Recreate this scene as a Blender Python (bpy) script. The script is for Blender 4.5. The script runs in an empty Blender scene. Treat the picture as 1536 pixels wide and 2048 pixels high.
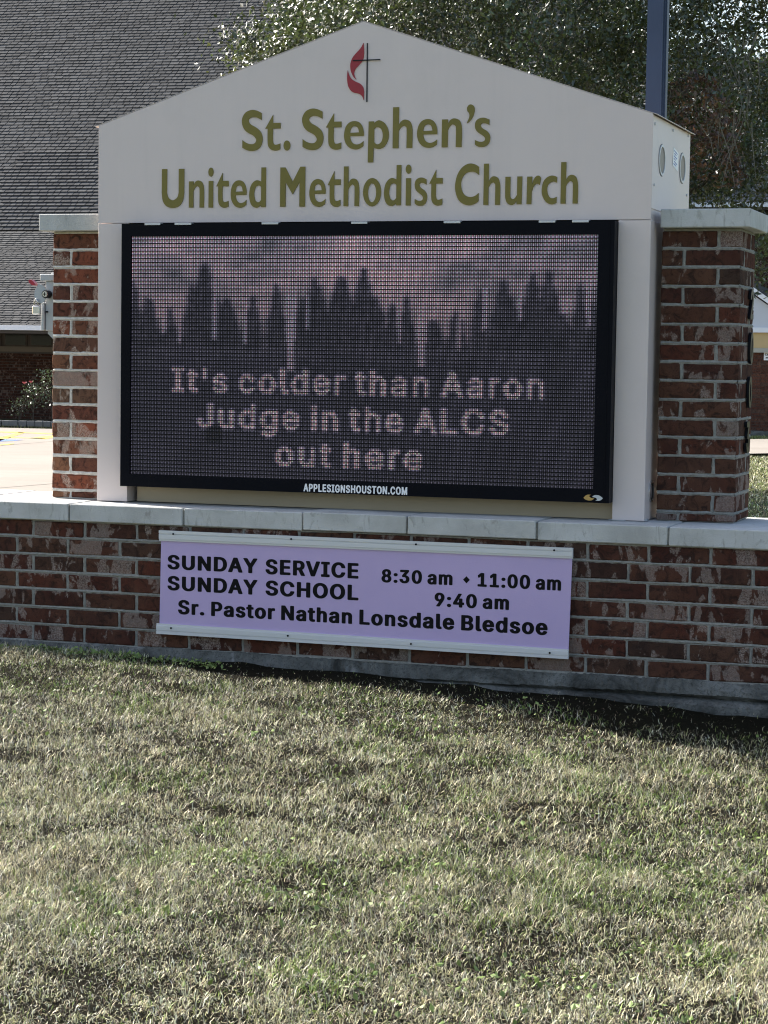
import bpy, bmesh, math, random
import numpy as np
from mathutils import Matrix, Vector
rnd = random.Random(7)
rng = np.random.default_rng(11)
sc = bpy.context.scene
COL = sc.collection

# ------------------------------------------------------------------ camera
# world: X along the sign wall, Y away from the street, Z up, Z=0 underside of the wall's cap stones
F, YAW, PITCH, ROLL = 4382.35, -0.3254, -0.0700, 0.0144
CAM = np.array([4.2762, -8.5171, 0.7186])
fw = np.array([math.sin(YAW)*math.cos(PITCH), math.cos(YAW)*math.cos(PITCH), math.sin(PITCH)])
r0 = np.array([math.cos(YAW), -math.sin(YAW), 0.0]); u0 = np.cross(r0, fw)
cr, sr = math.cos(ROLL), math.sin(ROLL)
rt, up = cr*r0+sr*u0, -sr*r0+cr*u0
cam = bpy.data.cameras.new('camera'); camo = bpy.data.objects.new('camera', cam); COL.objects.link(camo)
cam.sensor_fit = 'VERTICAL'; cam.sensor_height = 36; cam.lens = F/2048*36
cam.clip_start = .1; cam.clip_end = 3000
camo.matrix_world = Matrix(((rt[0], up[0], -fw[0], CAM[0]), (rt[1], up[1], -fw[1], CAM[1]), (rt[2], up[2], -fw[2], CAM[2]), (0, 0, 0, 1)))
sc.camera = camo
def ray(x, y): return fw+rt*(x-768)/F-up*(y-1024)/F
def atY(x, y, Y): d = ray(x, y); return CAM+d*(Y-CAM[1])/d[1]
def atX(x, y, X): d = ray(x, y); return CAM+d*(X-CAM[0])/d[0]
def atZ(x, y, Z): d = ray(x, y); return CAM+d*(Z-CAM[2])/d[2]
def atD(x, y, D): return CAM+ray(x, y)*D

# ------------------------------------------------------------------ light
TOSUN = Vector((-1, .37, .772)).normalized()
EL = math.asin(TOSUN.z)
w = bpy.data.worlds.new('World'); sc.world = w; w.use_nodes = True
nt = w.node_tree; bg = nt.nodes['Background']
sky = nt.nodes.new('ShaderNodeTexSky'); sky.sky_type = 'NISHITA'; sky.sun_disc = False
sky.sun_elevation = EL; sky.sun_rotation = math.atan2(TOSUN.x, TOSUN.y)
sky.air_density = 1.0; sky.dust_density = 2.5; sky.ozone_density = 0.4
nt.links.new(sky.outputs[0], bg.inputs[0]); bg.inputs[1].default_value = 0.115
sl = bpy.data.lights.new('sun', 'SUN'); sl.energy = 5.0; sl.angle = math.radians(.5); sl.color = (1, .95, .87)
so = bpy.data.objects.new('sun', sl); COL.objects.link(so)
so.rotation_euler = TOSUN.to_track_quat('Z', 'Y').to_euler()
sc.view_settings.view_transform = 'Standard'; sc.view_settings.look = 'None'
sc.view_settings.exposure = 1.32; sc.view_settings.gamma = 1; sc.view_settings.use_curve_mapping = False
sc.cycles.max_bounces = 6; sc.cycles.transparent_max_bounces = 4; sc.cycles.use_denoising = True; sc.cycles.filter_width = 1.1; sc.cycles.sample_clamp_indirect = 4

# ------------------------------------------------------------------ helpers
def tag(o, label=None, cat=None, group=None, kind=None):
    if label: o['label'] = label
    if cat: o['category'] = cat
    if group: o['group'] = group
    if kind: o['kind'] = kind
    return o
def link(name, me, parent=None):
    o = bpy.data.objects.new(name, me); COL.objects.link(o)
    if parent is not None: o.parent = parent
    return o
def empty(name, loc=(0, 0, 0), rz=0, parent=None):
    o = bpy.data.objects.new(name, None); COL.objects.link(o); o.location = loc; o.rotation_euler = (0, 0, rz)
    o.empty_display_size = .05
    if parent is not None: o.parent = parent
    return o
class MB:
    def __init__(s): s.v = []; s.f = []; s.sm = False
    def add(s, vs, fs):
        n = len(s.v); s.v += [tuple(map(float, v)) for v in vs]; s.f += [tuple(i+n for i in f) for f in fs]; return s
    def box(s, x0, x1, y0, y1, z0, z1, b=0):
        if b <= 0:
            return s.add([(x, y, z) for z in (z0, z1) for y in (y0, y1) for x in (x0, x1)],
              [(0, 2, 3, 1), (4, 5, 7, 6), (0, 1, 5, 4), (2, 6, 7, 3), (0, 4, 6, 2), (1, 3, 7, 5)])
        vs, fs = cham(x0, x1, y0, y1, z0, z1, b); return s.add(vs, fs)
    def prism(s, pts, axis, a, b):
        n = len(pts)
        def P(p, t): return {'x': (t, p[0], p[1]), 'y': (p[0], t, p[1]), 'z': (p[0], p[1], t)}[axis]
        return s.add([P(p, a) for p in pts]+[P(p, b) for p in pts],
              [tuple(range(n)), tuple(range(2*n-1, n-1, -1))]+[(i, i+n, (i+1) % n+n, (i+1) % n) for i in range(n)])
    def quad(s, a, b, c, d): return s.add([a, b, c, d], [(0, 1, 2, 3)])
    def tube(s, pts, rad, n=8, cap=True):
        pts = [Vector(p) for p in pts]; rad = rad if isinstance(rad, (list, tuple)) else [rad]*len(pts)
        rings = []; ref = None; base = len(s.v)
        for i, p in enumerate(pts):
            t = (pts[min(i+1, len(pts)-1)]-pts[max(i-1, 0)]).normalized()
            if ref is None: ref = t.orthogonal().normalized()
            ref = (ref-t*ref.dot(t)).normalized(); b = t.cross(ref)
            rings += [p+(ref*math.cos(2*math.pi*k/n)+b*math.sin(2*math.pi*k/n))*rad[i] for k in range(n)]
        fs = [(i*n+k, i*n+(k+1) % n, (i+1)*n+(k+1) % n, (i+1)*n+k) for i in range(len(pts)-1) for k in range(n)]
        if cap: fs += [tuple(range(n-1, -1, -1)), tuple((len(pts)-1)*n+k for k in range(n))]
        return s.add(rings, fs)
    def mesh(s, name, mat, smooth=False):
        me = bpy.data.meshes.new(name); me.from_pydata(s.v, [], s.f); me.update()
        bm = bmesh.new(); bm.from_mesh(me); bmesh.ops.recalc_face_normals(bm, faces=bm.faces); bm.to_mesh(me); bm.free()
        me.materials.append(mat)
        me.polygons.foreach_set('use_smooth', [bool(smooth)]*len(me.polygons))
        return me
    def obj(s, name, mat, parent=None, smooth=False): return link(name, s.mesh(name, mat, smooth), parent)
def cham(x0, x1, y0, y1, z0, z1, b, jit=0):
    """box with chamfered edges and corners, optionally jittered"""
    vs = []; idx = {}
    c = ((x0, x1), (y0, y1), (z0, z1))
    for ix in (0, 1):
        for iy in (0, 1):
            for iz in (0, 1):
                i3 = (ix, iy, iz)
                for a in range(3):
                    p = []
                    for k in range(3):
                        v = c[k][i3[k]]
                        if k != a: v += b if i3[k] == 0 else -b
                        p.append(v+rnd.uniform(-jit, jit))
                    idx[(i3, a)] = len(vs); vs.append(tuple(p))
    fs = []
    for a in range(3):
        o = [k for k in range(3) if k != a]
        for s_ in (0, 1):
            q = []
            for (i, j) in ((0, 0), (1, 0), (1, 1), (0, 1)):
                t = [0, 0, 0]; t[a] = s_; t[o[0]] = i; t[o[1]] = j; q.append(idx[(tuple(t), a)])
            fs.append(tuple(q))
    for a in range(3):          # edges along axis a
        o = [k for k in range(3) if k != a]
        for i in (0, 1):
            for j in (0, 1):
                t0 = [0, 0, 0]; t0[o[0]] = i; t0[o[1]] = j; t1 = list(t0); t1[a] = 1
                fs.append((idx[(tuple(t0), o[0])], idx[(tuple(t1), o[0])], idx[(tuple(t1), o[1])], idx[(tuple(t0), o[1])]))
    for i3 in [(x, y, z) for x in (0, 1) for y in (0, 1) for z in (0, 1)]:
        fs.append(tuple(idx[(i3, a)] for a in range(3)))
    return vs, fs
def fast_mesh(name, V, FI, mat, col=None, smooth=False):
    """V (n,3), FI (m,k) same-size faces, col (n,3) point colour"""
    me = bpy.data.meshes.new(name); n, m, k = len(V), len(FI), FI.shape[1]
    me.vertices.add(n); me.vertices.foreach_set('co', np.asarray(V, np.float32).ravel())
    me.loops.add(m*k); me.loops.foreach_set('vertex_index', np.asarray(FI, np.int32).ravel())
    me.polygons.add(m); me.polygons.foreach_set('loop_start', np.arange(0, m*k, k, dtype=np.int32))
    me.polygons.foreach_set('loop_total', np.full(m, k, np.int32))
    me.polygons.foreach_set('use_smooth', np.full(m, bool(smooth)))
    me.update(calc_edges=True)
    if col is not None:
        a = me.color_attributes.new('Col', 'FLOAT_COLOR', 'POINT')
        a.data.foreach_set('color', np.concatenate([np.asarray(col, np.float32), np.ones((n, 1), np.float32)], 1).ravel())
    me.materials.append(mat)
    return me

# ------------------------------------------------------------------ materials
class NM:
    def __init__(s, name, rough=.6, col=(.5, .5, .5), metal=0, spec=.5):
        s.m = bpy.data.materials.new(name); s.m.use_nodes = True; s.t = s.m.node_tree
        s.b = s.t.nodes['Principled BSDF']; s.b.inputs['Roughness'].default_value = rough
        s.b.inputs['Metallic'].default_value = metal; s.b.inputs['Base Color'].default_value = (*col, 1)
        s.b.inputs['Specular IOR Level'].default_value = spec
    def n(s, ty, **kw):
        nd = s.t.nodes.new(ty)
        for k, v in kw.items():
            if k in nd.inputs: nd.inputs[k].default_value = v
            else: setattr(nd, k, v)
        return nd
    def l(s, a, b): s.t.links.new(a, b)
    def noise(s, scale, detail=4, rough=.6, vec=None, dist=0):
        nd = s.n('ShaderNodeTexNoise'); nd.inputs['Scale'].default_value = scale; nd.inputs['Detail'].default_value = detail
        nd.inputs['Roughness'].default_value = rough; nd.inputs['Distortion'].default_value = dist
        if vec is not None: s.l(vec, nd.inputs['Vector'])
        return nd.outputs['Fac']
    def ramp(s, fac, stops):
        nd = s.n('ShaderNodeValToRGB'); e = nd.color_ramp.elements
        while len(e) < len(stops): e.new(.5)
        for i, (p, c) in enumerate(stops):
            e[i].position = p; e[i].color = (*c, 1) if len(c) == 3 else c
        s.l(fac, nd.inputs[0]); return nd.outputs[0]
    def mix(s, fac, a, b, mode='MIX'):
        nd = s.n('ShaderNodeMix'); nd.data_type = 'RGBA'; nd.blend_type = mode
        for x, i in ((fac, 0), (a, 6), (b, 7)):
            if hasattr(x, 'is_linked'): s.l(x, nd.inputs[i])
            elif i == 0: nd.inputs[0].default_value = x
            else: nd.inputs[i].default_value = (*x, 1)
        return nd.outputs[2]
    def math(s, op, a, b=0, clamp=False):
        nd = s.n('ShaderNodeMath'); nd.operation = op; nd.use_clamp = clamp
        for i, x in enumerate((a, b)):
            if hasattr(x, 'is_linked'): s.l(x, nd.inputs[i])
            else: nd.inputs[i].default_value = x
        return nd.outputs[0]
    def coords(s, out='Object', scale=(1, 1, 1), rand=False):
        tc = s.n('ShaderNodeTexCoord').outputs[out]
        mp = s.n('ShaderNodeMapping'); mp.inputs['Scale'].default_value = scale; s.l(tc, mp.inputs[0])
        if rand:
            oi = s.n('ShaderNodeObjectInfo'); r = s.math('MULTIPLY', oi.outputs['Random'], 61.7)
            cb = s.n('ShaderNodeCombineXYZ'); s.l(r, cb.inputs[0]); s.l(r, cb.inputs[2]); s.l(cb.outputs[0], mp.inputs['Location'])
        return mp.outputs[0]
    def bump(s, h, dist=.002, strength=1):
        nd = s.n('ShaderNodeBump'); nd.inputs['Distance'].default_value = dist; nd.inputs['Strength'].default_value = strength
        s.l(h, nd.inputs['Height']); s.l(nd.outputs[0], s.b.inputs['Normal'])
    def color(s, c): s.l(c, s.b.inputs['Base Color']); return s

def brick_mat(name, stops, white, wamt, sc_=1.0):
    M = NM(name, .92, spec=.08)
    oi = M.n('ShaderNodeObjectInfo'); R = oi.outputs['Random']
    base = M.ramp(R, stops)
    v = M.coords('Object', (1, 1, 1), True)
    streak = M.noise(55, 4, .6, M.coords('Object', (1, 1, .22), True))
    base = M.mix(M.math('MULTIPLY', streak, .55), base, (.045, .027, .022))
    big = M.noise(9, 2, .5, v)
    base = M.mix(M.ramp(big, [(.35, (0, 0, 0)), (.75, (.6, .6, .6))]), base, (.13, .065, .042))
    fine = M.noise(170, 6, .8, v, .3); mid = M.noise(38, 4, .7, M.coords('Object', (1, 1, .7), True), .4)
    dk = M.noise(24, 5, .7, v, 1.0); base = M.mix(M.ramp(dk, [(.36, (.85, .85, .85)), (.52, (0, 0, 0))]), base, (.03, .018, .015))  # pits darkened in the colour, adding shade to the faint relief
    r2 = M.math('FRACT', M.math('MULTIPLY', R, 17.31)); r3 = M.math('MULTIPLY', r2, r2)
    zone = M.noise(11, 3, .6, M.coords('Object', (1, 1, .5), True), .7)
    thr = M.math('ADD', M.math('MULTIPLY', zone, 1.4), M.math('ADD', M.math('MULTIPLY', r3, .16), M.math('MULTIPLY', mid, .35)))
    thr = M.math('MULTIPLY', thr, .955)
    soft = M.mix(M.math('MULTIPLY', M.math('FRACT', M.math('MULTIPLY', R, 7.7)), .8), M.ramp(fine, [(.42, (0, 0, 0)), (.60, (1, 1, 1))]), (.45, .45, .45))
    wm = M.math('MULTIPLY', M.ramp(thr, [(wamt, (0, 0, 0)), (min(1, wamt+.34), (1, 1, 1))]), soft)
    wm = M.math('MULTIPLY', wm, .72)
    M.color(M.mix(wm, base, white))
    M.bump(M.math('ADD', M.math('MULTIPLY', fine, .8), M.math('ADD', streak, M.math('MULTIPLY', dk, 1.5))), .006, 1)
    return M.m
BS = [(0, (.100, .030, .020)), (.14, (.058, .021, .016)), (.28, (.125, .038, .023)), (.42, (.050, .030, .023)), (.56, (.080, .025, .018)), (.70, (.120, .055, .033)), (.85, (.066, .042, .031)), (1, (.098, .036, .023))]
m_brick = brick_mat('tumbled_red_brick', BS, (.46, .38, .33), .955)
BSL = [(p, (min(1, c[0]*2.9), min(1, c[1]*2.9), c[2]*2.6)) for p, c in BS]  # same brick lightened: the left pillar's brighter light is in the colour
m_brickl = brick_mat('red_brick_painted_light', BSL, (.68, .56, .46), .93)
M = NM('rough_mortar', .95, spec=.2); f = M.noise(60, 5, .7, M.coords()); g = M.noise(6, 4, .6, M.coords())
M.color(M.mix(g, M.ramp(f, [(.3, (.13, .126, .112)), (.7, (.38, .365, .33))]), (.26, .255, .23))); M.bump(f, .006); m_mortar = M.m
M = NM('mortar_painted_light', .95, spec=.2); f = M.noise(60, 5, .7, M.coords())  # left pillar mortar, lightened to carry the same painted light
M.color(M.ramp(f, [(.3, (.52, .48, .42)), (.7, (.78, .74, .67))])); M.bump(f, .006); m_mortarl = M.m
# cast stone
M = NM('cast_stone', .85, spec=.3); v = M.coords('Object', (1, 1, 1), True)
a = M.noise(5, 5, .65, v); b = M.noise(160, 3, .6, v); st = M.noise(26, 5, .7, M.coords('Object', (1, 1, .35), True), 1.2)
c = M.ramp(a, [(.3, (.38, .375, .355)), (.5, (.47, .47, .45)), (.7, (.54, .54, .53))])
c = M.mix(M.ramp(st, [(.56, (0, 0, 0)), (.70, (.65, .65, .65))]), c, (.24, .23, .20))
c = M.mix(M.ramp(M.noise(14, 6, .8, v, 2), [(.62, (0, 0, 0)), (.70, (.5, .5, .5))]), c, (.68, .68, .68))
M.color(c); M.bump(M.math('ADD', b, M.math('MULTIPLY', st, .5)), .0015); m_stone = M.m
M = NM('weathered_footing', .95, spec=.2); v = M.coords('Object')
a = M.noise(3.1, 5, .7, v, .8); b = M.noise(40, 5, .7, v)
c = M.ramp(a, [(.38, (.02, .02, .018)), (.48, (.10, .10, .092)), (.66, (.22, .22, .205))])
c = M.mix(M.ramp(M.noise(2.1, 4, .7, v, .5), [(.64, (0, 0, 0)), (.72, (.8, .8, .8))]), c, (.6, .6, .6))
c = M.mix(M.math('MULTIPLY', b, .5), c, (.10, .10, .09)); cr_ = M.noise(1.7, 2, .5, M.coords('Object', (1, 1, 5))); c = M.mix(M.ramp(M.noise(75, 4, .8, v, 1), [(.35, (.7, .7, .7)), (.5, (0, 0, 0))]), c, (.03, .03, .026))
M.color(c); M.bump(M.math('ADD', b, cr_), .012); m_foot = M.m
def paint(name, col, rough=.45, var=.06, bump=.0006, sc_=3, metal=0, spec=.5):
    M = NM(name, rough, spec=spec, metal=metal); v = M.coords('Object')
    a = M.noise(sc_, 5, .6, v); b = M.noise(sc_*60, 2, .6, v)
    M.color(M.mix(a, tuple(x*(1-var) for x in col), tuple(min(1, x*(1+var)) for x in col)))
    if bump: M.bump(M.math('ADD', M.math('MULTIPLY', a, 3), b), bump, .5)
    return M.m
M = NM('satin_beige_metal', .42); v = M.coords('Object'); a = M.noise(3, 5, .6, v); b = M.noise(160, 2, .6, v)
st = M.noise(9, 5, .7, M.coords('Object', (1, 1, .06)), .3); gr = M.noise(1.4, 6, .75, v, .4)
c = M.mix(a, (.655, .56, .525), (.69, .595, .56)); c = M.mix(M.ramp(st, [(.50, (0, 0, 0)), (.75, (.09, .09, .09))]), c, (.36, .33, .30)); c = M.mix(M.ramp(gr, [(.55, (0, 0, 0)), (.8, (.14, .14, .14))]), c, (.38, .34, .28))
M.color(c); M.bump(M.math('ADD', M.math('MULTIPLY', a, 3), b), .0004, .5); m_tan = M.m
m_tan2 = paint('beige_panel_inner', (.42, .34, .23), .5, .08)
m_flash = paint('beige_flashing', (.55, .50, .40), .45, .05)
m_gold = paint('gold_letters', (.175, .140, .018), .5, .08)
m_red = paint('flame_red', (.30, .012, .022), .4, .05)
m_blk = paint('black_paint', (.007, .008, .011), .4, .2, 0, 3, 0, .2)
m_frame = paint('led_frame_black', (.0025, .003, .006), .45, .3, 0, 6, 0, .08)
m_louv = paint('louver_black', (.004, .004, .005), .6, .2, 0, 3, 0, .15)
m_purp = paint('lavender_panel', (.48, .375, .615), .32, .06, .0012)
m_rail = paint('white_rail', (.60, .60, .60), .4, .05, .0004)
m_ink = paint('black_vinyl', (.006, .006, .007), .5, .1, 0, 3, 0, .1)
m_wht = paint('white_vinyl', (.85, .85, .85), .4, .02, 0)
m_white = paint('white_trim', (.78, .79, .82), .5, .05)
m_zinc = paint('galvanised_grey', (.40, .42, .44), .4, .08, .0006, 8, .3)
m_steel = paint('steel', (.55, .55, .55), .25, .1, 0, 8, .9)
m_redpl = paint('red_handle', (.35, .01, .03), .35, .05, 0)
m_pole = paint('blue_grey_pole_paint', (.024, .042, .085), .5, .25, .0006, 5)
m_tanfr = paint('tan_frieze', (.55, .40, .20), .7, .08)
m_soff = paint('brown_soffit', (.05, .04, .032), .8, .1)
m_glassd = NM('dark_glass', .08, (.01, .011, .013), spec=.5).m
m_brn = paint('brown_window_frame', (.06, .045, .035), .6, .1)
m_orn = paint('logo_gold', (.45, .28, .08), .4, .05, 0)
m_lgry = paint('logo_silver', (.5, .52, .52), .4, .05, 0)
m_lens = NM('vent_plug', .45, (.20, .165, .135)).m
# shingles: colour varies tab by tab (the granule blends)
M = NM('asphalt_shingle', .95, spec=.15); at = M.n('ShaderNodeAttribute'); at.attribute_name = 'Col'
v = M.coords('Object'); a = M.noise(90, 3, .7, v); b = M.noise(.35, 4, .6, v)
c = M.mix(M.math('MULTIPLY', a, .5), at.outputs['Color'], (.045, .045, .047)); c = M.mix(M.ramp(b, [(.4, (0, 0, 0)), (.75, (.35, .35, .35))]), c, (.06, .06, .06))
M.color(c); M.bump(a, .006); m_shing = M.m
M = NM('shingle_tab', .95, spec=.15); oi = M.n('ShaderNodeObjectInfo'); a = M.noise(90, 3, .7, M.coords('Object', (1, 1, 1), True))
c = M.ramp(oi.outputs['Random'], [(0, (.06, .06, .062)), (.5, (.085, .085, .088)), (1, (.115, .115, .115))])
M.color(M.mix(M.math('MULTIPLY', a, .5), c, (.045, .045, .047))); M.bump(a, .006); m_tab = M.m
def attr_mat(name, rough, spec, trans=0, bump=0):
    M = NM(name, rough, spec=spec); at = M.n('ShaderNodeAttribute'); at.attribute_name = 'Col'
    M.color(at.outputs['Color'])
    if trans:
        tr = M.n('ShaderNodeBsdfTranslucent'); M.l(at.outputs['Color'], tr.inputs[0])
        ms = M.n('ShaderNodeMixShader'); ms.inputs[0].default_value = trans
        M.l(M.b.outputs[0], ms.inputs[1]); M.l(tr.outputs[0], ms.inputs[2]); M.l(ms.outputs[0], M.t.nodes['Material Output'].inputs[0])
    return M.m
m_grass = attr_mat('dry_grass', .5, .35, .08)
m_leaf = attr_mat('glossy_leaf', .36, .8, .25); _b = m_leaf.node_tree.nodes['Principled BSDF']; _b.inputs['Coat Weight'].default_value = .3; _b.inputs['Coat Roughness'].default_value = .36; _b.inputs['Coat IOR'].default_value = 1.6
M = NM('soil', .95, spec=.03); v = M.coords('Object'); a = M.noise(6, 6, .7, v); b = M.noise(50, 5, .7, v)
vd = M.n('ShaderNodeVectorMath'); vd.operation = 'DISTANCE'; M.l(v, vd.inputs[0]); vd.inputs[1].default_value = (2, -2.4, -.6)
far = M.ramp(M.math('MULTIPLY', vd.outputs['Value'], .1), [(.38, (0, 0, 0)), (.62, (1, 1, 1))])       # open turf; soil by the sign is near-black, shade between blades in its colour
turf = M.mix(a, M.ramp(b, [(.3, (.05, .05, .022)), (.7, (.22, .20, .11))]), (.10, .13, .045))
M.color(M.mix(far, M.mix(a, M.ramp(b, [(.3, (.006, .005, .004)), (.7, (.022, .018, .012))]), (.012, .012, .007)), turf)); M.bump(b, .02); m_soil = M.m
M = NM('lot_concrete', .9, spec=.3); v = M.coords('Object'); a = M.noise(.35, 6, .6, v); b = M.noise(9, 5, .7, v); ln = M.noise(1.2, 4, .7, M.coords('Object', (.3, 3, 1)))
c = M.ramp(a, [(.3, (.245, .218, .188)), (.7, (.31, .28, .245))]); c = M.mix(M.math('MULTIPLY', b, .35), c, (.21, .175, .145)); c = M.mix(M.ramp(ln, [(.55, (0, 0, 0)), (.7, (.35, .35, .35))]), c, (.19, .16, .135))
M.color(c); M.bump(b, .01); m_lot = M.m
m_yel = paint('yellow_marking', (.62, .48, .08), .7, .2, 0, 2)
m_blu = paint('blue_marking', (.10, .18, .45), .7, .2, 0, 2)
M = NM('bark', .95, spec=.2); a = M.noise(12, 6, .7, M.coords('Object', (1, 1, .25)))
M.color(M.ramp(a, [(.3, (.03, .025, .02)), (.7, (.12, .10, .08))])); M.bump(a, .03); m_bark = M.m
m_dot = None

# ------------------------------------------------------------------ setting: ground, lot
def vnoise(x, y, s, seed):
    g = np.random.default_rng(seed).random((64, 64)); X = x*s+100.3; Y = y*s+50.7
    xi = np.floor(X).astype(int); yi = np.floor(Y).astype(int); fx = X-xi; fy = Y-yi
    fx = fx*fx*(3-2*fx); fy = fy*fy*(3-2*fy)
    G = lambda i, j: g[i % 64, j % 64]
    return (G(xi, yi)*(1-fx)+G(xi+1, yi)*fx)*(1-fy)+(G(xi, yi+1)*(1-fx)+G(xi+1, yi+1)*fx)*fy
LOT = -1.0
def height(x, y):
    x = np.asarray(x, float); y = np.asarray(y, float)
    h = np.interp(x, [-6, -1.5, -.34, .2, 1.41, 2.26, 2.77, 3.0, 5, 8], [-.50, -.535, -.548, -.566, -.588, -.618, -.645, -.655, -.70, -.75])
    h = h-.008*np.clip(-y, 0, 12)
    t = np.clip((y-1)/9, 0, 1); t = t*t*(3-2*t)
    h = h*(1-t)+(LOT-.06)*t
    tn = np.clip((-y-14)/8, 0, 1); h = h*(1-tn)+(-.95)*tn
    near = np.clip(1-(np.hypot(x-2, y+2)-8)/6, 0, 1)
    h = h+near*((vnoise(x, y, 1.6, 1)-.5)*.035+(vnoise(x, y, 6, 2)-.5)*.022)
    return h
gx = np.concatenate([[-900, -300, -120, -60, -35, -20, -12, -8, -5], np.arange(-3, 7.01, .1), [8, 10, 14, 20, 35, 60, 120, 300, 900]])
gy = np.concatenate([[-900, -300, -100, -50, -28, -18, -13, -10], np.arange(-8, 1.21, .1), [2, 3, 4, 5, 6, 7, 8, 9, 10, 14, 20, 30, 45, 60, 100, 200, 400, 900]])
GX, GY = np.meshgrid(gx, gy, indexing='ij'); GZ = height(GX, GY)
ni, nj = GX.shape; I = np.arange(ni*nj).reshape(ni, nj)
FI = np.stack([I[:-1, :-1], I[1:, :-1], I[1:, 1:], I[:-1, 1:]], -1).reshape(-1, 4)
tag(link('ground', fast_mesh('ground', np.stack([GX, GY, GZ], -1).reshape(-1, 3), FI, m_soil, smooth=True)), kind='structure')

# ------------------------------------------------------------------ brickwork
CH = .0762; BH = .0647
brick_cache = {}
def brick_mesh(L, D, H, mat, k):
    key = (round(L, 3), round(D, 3), round(H, 3), mat.name, k)
    if key not in brick_cache:
        vs, fs = cham(-L/2, L/2, -D/2, D/2, -H/2, H/2, .0046, .0021)
        brick_cache[key] = MB().add(vs, fs).mesh('brick', mat)
    return brick_cache[key]
def brick(parent, x0, x1, y0, y1, z0, z1, mat):
    o = link('brick', brick_mesh(x1-x0, y1-y0, z1-z0, mat, rnd.randrange(5)), parent)
    o.location = ((x0+x1)/2+rnd.uniform(-.001, .001), (y0+y1)/2+rnd.uniform(-.0018, .0018), (z0+z1)/2+rnd.uniform(-.0012, .0012))
    o.rotation_euler = (rnd.uniform(-.006, .006), rnd.uniform(-.006, .006), rnd.uniform(-.004, .004))
    if rnd.random() < .5: o.rotation_euler[1] += math.pi
    return o
WX0, WX1 = -1.9, 4.5
wall = empty('brick_base_wall', (0, .35, -.62))
tag(wall, 'long low brick wall with pale stone cap under the beige church sign', 'brick wall')
OFF = Vector((0, -.35, .62))
L = .2469; J = .0055
for r in range(7):
    ph = -.2061 if r % 2 == 0 else -.2867
    zt = -r*CH-.006; k0 = math.floor((WX0-ph)/L)
    for k in range(k0, int((WX1-ph)/L)+1):
        xa = ph+k*L+J; xb = ph+(k+1)*L-J
        brick(wall, xa, xb, -.35, -.26, zt-BH+.62, zt+.62, m_brick)
def mortar_joints(x0, x1, yf, z0, z1, rows, phases, name, mat, parent, dy, dz):
    """mortar core plus slightly smeared raised joint lips"""
    b = MB().box(x0, x1, yf+.0035, yf+.09, z0, z1)
    return b
MB().box(WX0, WX1, -.346, .34, -.535+.62, -.0005+.62).obj('mortar_core', m_mortar, wall)
# lumpy bed/head joints squeezed out between the bricks
def joint_strip(b, pts, w_, yf, vert=False):
    n = len(pts); vs = []
    for (x, z) in pts:
        a = w_*rnd.uniform(.6, 1.65)/2; c = w_*rnd.uniform(.6, 1.65)/2; d = rnd.uniform(-.0016, .0022)
        if vert: vs += [(x-a, yf+.0035, z), (x, yf-.0005+d, z), (x+c, yf+.0035, z)]
        else: vs += [(x, yf+.0035, z-a), (x, yf-.0005+d, z), (x, yf+.0035, z+c)]
    fs = []
    for i in range(n-1):
        for k in range(2): fs.append((3*i+k, 3*i+k+1, 3*i+k+4, 3*i+k+3))
    b.add(vs, fs)
b = MB()
for r in range(8):
    z = -r*CH-.0002+.62
    if r: joint_strip(b, [(x, z) for x in np.arange(WX0, WX1, .012)], .0125, -.35)
    if r < 7:
        ph = -.2061 if r % 2 == 0 else -.2867
        for k in range(math.floor((WX0-ph)/L)+1, int((WX1-ph)/L)+1):
            x = ph+k*L; joint_strip(b, [(x, z-t) for t in (.006, .02, .036, .052, .070)], .012, -.35, True)
tag(b.obj('mortar_joint', m_mortar, wall), kind='stuff')
# smeared mortar fillet and footing
b = MB(); xs = np.arange(WX0, WX1, .014); vs = []
prof = [(-.346, -.531), (-.356, -.536), (-.372, -.566), (-.376, -.585), (-.352, -.60)]
for x in xs:
    for (y, z) in prof:
        vs.append((x, y+rnd.uniform(-.0022, .0022), z+.62+rnd.uniform(-.0022, .0022)+.003*math.sin(x*3)+.002*math.sin(x*17+y*90)))
n = len(prof); fs = [(i*n+k, i*n+k+1, (i+1)*n+k+1, (i+1)*n+k) for i in range(len(xs)-1) for k in range(n-1)]
b.add(vs, fs); b.obj('mortar_fillet', m_foot, wall)
b = MB(); vs = []; prof = [(-.34, -.585), (-.385, -.598), (-.402, -.607), (-.407, -.63), (-.408, -.69), (-.43, -.695), (-.435, -.80)]
for x in xs:
    for (y, z) in prof: vs.append((x, y+rnd.uniform(-.0018, .0018), z+.62+rnd.uniform(-.0018, .0018)-.012*(x-1)*.6))
n = len(prof); fs = [(i*n+k, i*n+k+1, (i+1)*n+k+1, (i+1)*n+k) for i in range(len(xs)-1) for k in range(n-1)]
b.add(vs, fs); b.box(WX0, WX1-.05, -.33, .37, -.80+.62, -.535+.62); b.obj('footing', m_foot, wall)
# cap stones
js = [WX0-.02, -1.62, -1.11, -.565, -.0263, .5098, 1.0513, 1.5086, 2.0553, 2.5891, 3.13, 3.67, 4.2, WX1+.02]
for i in range(len(js)-1):
    xa, xb = js[i]+.004, js[i+1]-.004
    dz = rnd.uniform(-.0025, .003); dy = rnd.uniform(-.004, .004)
    if i == 5: dz, dy = -.001, .004
    if i in (6, 7): dz, dy = .003, -.004
    o = link('cap_stone', MB().add(*cham(-(xb-xa)/2, (xb-xa)/2, -.363, .363, -.0368, .0368, .003, .0008)).mesh('cap_stone', m_stone), wall)
    o.location = ((xa+xb)/2, -.0035+dy, .0372+dz+.62)
MB().box(WX0, WX1, -.357, .357, .003+.62, .066+.62).obj('cap_mortar', m_mortar, wall)

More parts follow.
